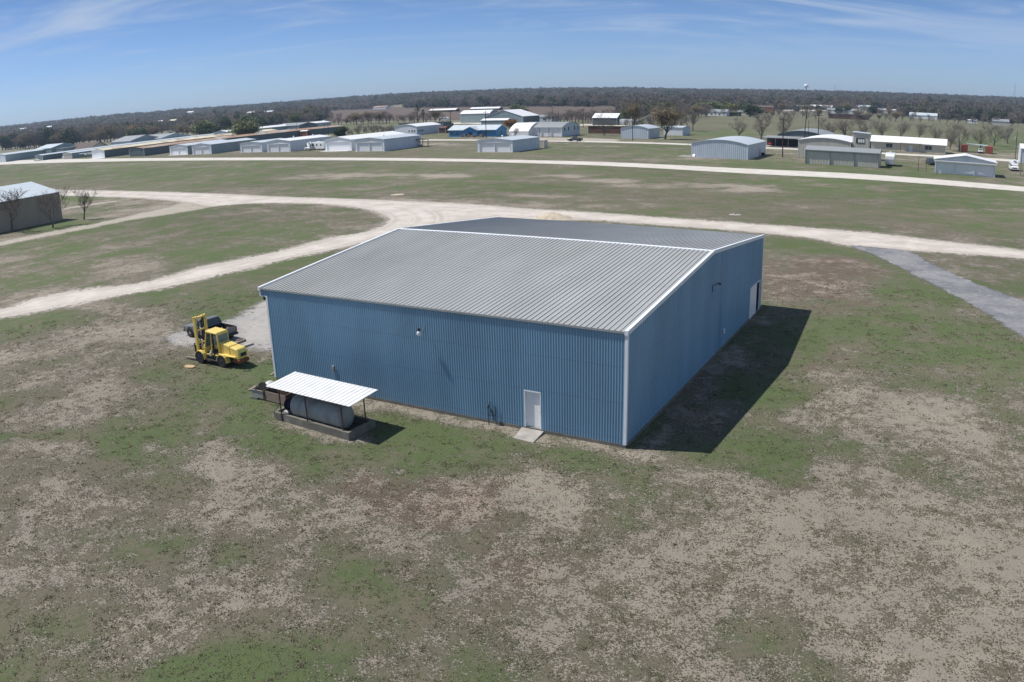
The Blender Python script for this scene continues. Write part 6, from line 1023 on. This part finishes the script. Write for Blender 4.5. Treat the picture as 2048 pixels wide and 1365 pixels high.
# far woodland: a mass of thousands of trees over the low hills, one object
def woodland():
    rg = np.random.default_rng(3); edge = [(-300, 322), (0, 298), (150, 286), (300, 272), (430, 260), (560, 250), (648, 243), (655, 223), (760, 218), (900, 216), (1240, 216), (1245, 237), (1330, 236), (1400, 229), (1440, 221), (1600, 221), (1700, 226), (1760, 231), (1900, 239), (2047, 247), (2400, 275)]
    ex = np.array([e[0] for e in edge]); az_e = []; rd = []
    for x, y in edge:
        g = G(x, y); az_e.append(math.atan2(g[0]-CAM[0], g[1]-CAM[1])); rd.append(np.hypot(*(g-CAM)[:2]))
    az_e = np.array(az_e); rd = np.array(rd); P = []; r = 420.0
    while r < 3500:
        Rc = 3.6+r/420; st = Rc*1.15; n = int(1.62*r/st); az = YAW-.81+(np.arange(n)+rg.uniform(0, 1, n))*1.62/n; rr = r+rg.uniform(-.5, .5, n)*Rc*3
        ok = rr > np.interp(az, az_e, rd)+rg.uniform(0, 12, n)
        gap = np.sin(az*37+r*.004)+np.sin(az*61-r*.007+2); ok &= (gap < 1.45) | (r < 500)
        for a_, q in zip(az[ok], rr[ok]): P.append((a_, q, Rc*rg.uniform(.75, 1.25)))
        r += Rc*(2.1+r/2200)
    P = np.array(P)
    x = CAM[0]+P[:, 1]*np.sin(P[:, 0]); y = CAM[1]+P[:, 1]*np.cos(P[:, 0])
    keep = np.ones(len(P), bool)       # clearings around and before the far buildings
    for o in sc.objects:
        if o.parent is None and o.type == 'EMPTY' and o.get('category') in ('house', 'barn', 'shed', 'mobile home', 'workshop', 'hangar', 'warehouse'):
            w = 30; dx = o.location.x-w/4-CAM[0]; dy = o.location.y-CAM[1]; d = math.hypot(dx, dy)
            if d < 420: continue
            a_ = math.atan2(dx, dy); keep &= ~((np.abs(P[:, 0]-a_)*d < 17) & (P[:, 1] < d+22) & (P[:, 1] > d*.80-30))
    P = P[keep]; x = x[keep]; y = y[keep]; n = len(P); z = terrain(x, y); Rc = P[:, 2]; H = Rc*rg.uniform(.95, 1.9, n)*np.where(rg.uniform(0, 1, n) < .12, 1.3, 1.0)+1.2; H = np.where(P[:, 1] > 1500, Rc*rg.uniform(1.0, 1.35, n)+1.0, H)
    near = P[:, 1] < 1500
    kind = rg.uniform(0, 1, n)+.16*np.sin(x*.011+1)*np.sin(y*.009)
    bases = np.where(kind[:, None] < .68, np.array([.185, .160, .135]), np.where(kind[:, None] < .86, np.array([.115, .125, .075]), np.where(kind[:, None] < .95, np.array([.07, .09, .05]), np.array([.16, .15, .085]))))*rg.uniform(.75, 1.2, (n, 1))
    VV = []; CC = []
    for sel, nq in ((near, 190), (~near, 80)):
        i = np.where(sel)[0]; m_ = len(i)*nq; idx = np.repeat(i, nq); u = rg.normal(0, 1, (m_, 3)); u /= np.linalg.norm(u, axis=1)[:, None]; rad = rg.uniform(.35, 1.0, m_)**.6; lob = 1+.28*np.sin(u[:, 0]*5+idx)*np.cos(u[:, 1]*4+idx*1.7)
        c = np.stack([x[idx]+u[:, 0]*Rc[idx]*rad*lob, y[idx]+u[:, 1]*Rc[idx]*rad*lob, z[idx]+H[idx]*.56+u[:, 2]*H[idx]*.46*rad*lob], -1)
        a_ = u*.4+rg.normal(0, .7, (m_, 3))+np.array([0, 0, .15]); a_ /= np.linalg.norm(a_, axis=1)[:, None]; b_ = np.cross(a_, rg.normal(0, 1, (m_, 3))); b_ /= np.linalg.norm(b_, axis=1)[:, None]+1e-9
        bare = (kind[idx] < .68); ln = Rc[idx]*np.where(bare, .15, .15)*rg.uniform(.6, 1.4, m_); wd = Rc[idx]*np.where(bare, .085, .11)*rg.uniform(.7, 1.3, m_)
        if nq < 60: ln *= 1.35; wd *= 1.6
        a_ *= ln[:, None]; b_ *= wd[:, None]; VV.append(np.stack([c-a_-b_, c-a_+b_, c+a_+b_, c+a_-b_], 1).reshape(-1, 3)); CC.append(np.repeat(bases[idx]*rg.uniform(.8, 1.2, (m_, 1)), 4, axis=0))
    V = np.concatenate(VV); Cc = np.concatenate(CC); F = np.arange(len(V)).reshape(-1, 4)
    m = bpy.data.materials.new('mixed woodland'); m.use_nodes = True; nn = m.node_tree.nodes; l = m.node_tree.links; bs = nn['Principled BSDF']; bs.inputs['Roughness'].default_value = .95; bs.inputs['Specular IOR Level'].default_value = .1
    tr_ = nn.new('ShaderNodeBsdfTranslucent'); ms_ = nn.new('ShaderNodeMixShader'); ms_.inputs[0].default_value = .45; l.new(bs.outputs[0], ms_.inputs[1]); l.new(tr_.outputs[0], ms_.inputs[2]); l.new(ms_.outputs[0], nn['Material Output'].inputs['Surface'])
    at = nn.new('ShaderNodeAttribute'); at.attribute_name = 'col'; l.new(at.outputs['Color'], bs.inputs['Base Color']); l.new(at.outputs['Color'], tr_.inputs['Color'])
    o = npmesh('woodland', V, F, m); ca = o.data.attributes.new('col', 'FLOAT_COLOR', 'POINT'); ca.data.foreach_set('color', np.concatenate([Cc, np.ones((len(Cc), 1))], 1).astype(np.float32).ravel())
    tag(o, 'grey brown mixed woodland covering the far hills to the skyline', 'woodland', kind='stuff'); print('woodland trees', n, 'quads', len(F))
woodland()

# ---------------------------------------------------------------- short grass tufts standing on the near ground
def tufts():
    rg = np.random.default_rng(5); nc = 13000; k_ = rg.integers(3, 16, nc); az = YAW+rg.uniform(-.78, .78, nc); r = 9+(80-9)*rg.uniform(0, 1, nc)**1.3; x = np.repeat(CAM[0]+r*np.sin(az), k_); y = np.repeat(CAM[1]+r*np.cos(az), k_); sp = np.repeat(rg.uniform(.05, .35, nc), k_); n = len(x); x = x+rg.normal(0, 1, n)*sp; y = y+rg.normal(0, 1, n)*sp; r = np.repeat(r, k_)
    ok = ~((x > -25.2) & (x < .3) & (y > -.25) & (y < 30.6)) & ~((x > -19.5) & (x < -13.3) & (y > -5.7) & (y < -2.8)) & ~((x > -6) & (x < -4.4) & (y > -1.6) & (y < .1))
    A = attrs_at(np.stack([x, y, x*0], -1)); ok &= rg.uniform(0, 1, n) > A[:, 0]*.75
    for poly in (RB, PADP): ok &= ~inside(poly, x, y)
    x = x[ok]; y = y[ok]; A = A[ok]; r = r[ok]; n = len(x); m_ = 3; idx = np.repeat(np.arange(n), m_); a = rg.uniform(0, 6.28, n*m_); s = rg.uniform(.008, .022, n*m_)*(1+r[idx]/70); h = rg.uniform(.012, .045, n*m_)
    dx = np.cos(a)*s; dy = np.sin(a)*s; ox = x[idx]+rg.normal(0, .035, n*m_); oy = y[idx]+rg.normal(0, .035, n*m_); la = rg.uniform(0, 6.28, n*m_); ll = rg.uniform(.02, .06, n*m_)*(1+r[idx]/90); lx = np.cos(la)*ll; ly = np.sin(la)*ll; dx = -np.sin(la)*s; dy = np.cos(la)*s
    V = np.stack([np.stack([ox-dx, oy-dy, ox*0-.01], -1), np.stack([ox+dx, oy+dy, ox*0-.01], -1), np.stack([ox+dx*.6+lx, oy+dy*.6+ly, h], -1), np.stack([ox-dx*.6+lx, oy-dy*.6+ly, h*.85], -1)], 1).reshape(-1, 3)
    g = np.clip(A[idx, 1]+rg.normal(0, .25, n*m_), 0, 1)[:, None]; dead = rg.uniform(0, 1, (n*m_, 1)) < .30
    c = np.array([.13, .12, .085])*(1-g)+np.array([.10, .125, .055])*g; c = np.where(dead, np.array([.20, .18, .125]), c)*rg.uniform(.9, 1.4, (n*m_, 1)); c = np.repeat(c, 4, axis=0)
    m = bpy.data.materials.new('grass blades'); m.use_nodes = True; nn = m.node_tree.nodes; l = m.node_tree.links; bs = nn['Principled BSDF']; bs.inputs['Roughness'].default_value = .9; bs.inputs['Specular IOR Level'].default_value = .1; at = nn.new('ShaderNodeAttribute'); at.attribute_name = 'col'; l.new(at.outputs['Color'], bs.inputs['Base Color']); tr_ = nn.new('ShaderNodeBsdfTranslucent'); ms_ = nn.new('ShaderNodeMixShader'); ms_.inputs[0].default_value = .35; l.new(bs.outputs[0], ms_.inputs[1]); l.new(tr_.outputs[0], ms_.inputs[2]); l.new(at.outputs['Color'], tr_.inputs['Color']); l.new(ms_.outputs[0], nn['Material Output'].inputs['Surface'])
    o = npmesh('grass', V, np.arange(len(V)).reshape(-1, 4), m); ca = o.data.attributes.new('col', 'FLOAT_COLOR', 'POINT'); ca.data.foreach_set('color', np.concatenate([c, np.ones((len(c), 1))], 1).astype(np.float32).ravel()); tag(o, 'short dry and green grass tufts over the near ground', 'grass', kind='stuff')
RB = [tuple(G(*p)[:2]) for p in [(-150, 640), (0, 617), (264, 567), (483, 516), (725, 463), (768, 439), (703, 416), (549, 407), (300, 399), (60, 391), (60, 374), (560, 393), (1042, 416), (1576, 452), (2200, 521), (2200, 760), (1930, 603), (1712, 498), (1523, 467), (1144, 441), (900, 462), (681, 499), (483, 543), (220, 598), (0, 640), (-150, 668)]]
PADP = [tuple(G(*p)[:2]) for p in [(345, 680), (420, 662), (480, 640), (545, 608), (600, 610), (600, 690), (552, 684), (490, 685), (400, 680)]]
tufts()

# ---------------------------------------------------------------- haze: a thin even air over the whole scene
def haze():
    b = MB(); b.box(-5200, 5200, -5200, 5200, -12, 75); o = b.build('haze', None if False else haze_mat()); tag(o, 'thin pale haze over the far woods', 'haze', kind='stuff')
def haze_mat():
    m = bpy.data.materials.new('air'); m.use_nodes = True; t = m.node_tree; t.nodes.remove(t.nodes['Principled BSDF']); v = t.nodes.new('ShaderNodeVolumePrincipled'); v.inputs['Color'].default_value = (.55, .75, 1, 1); v.inputs['Density'].default_value = HAZE; v.inputs['Anisotropy'].default_value = 0.2
    t.links.new(v.outputs[0], t.nodes['Material Output'].inputs['Volume']); return m
HAZE = 0.00011
if HAZE: haze()
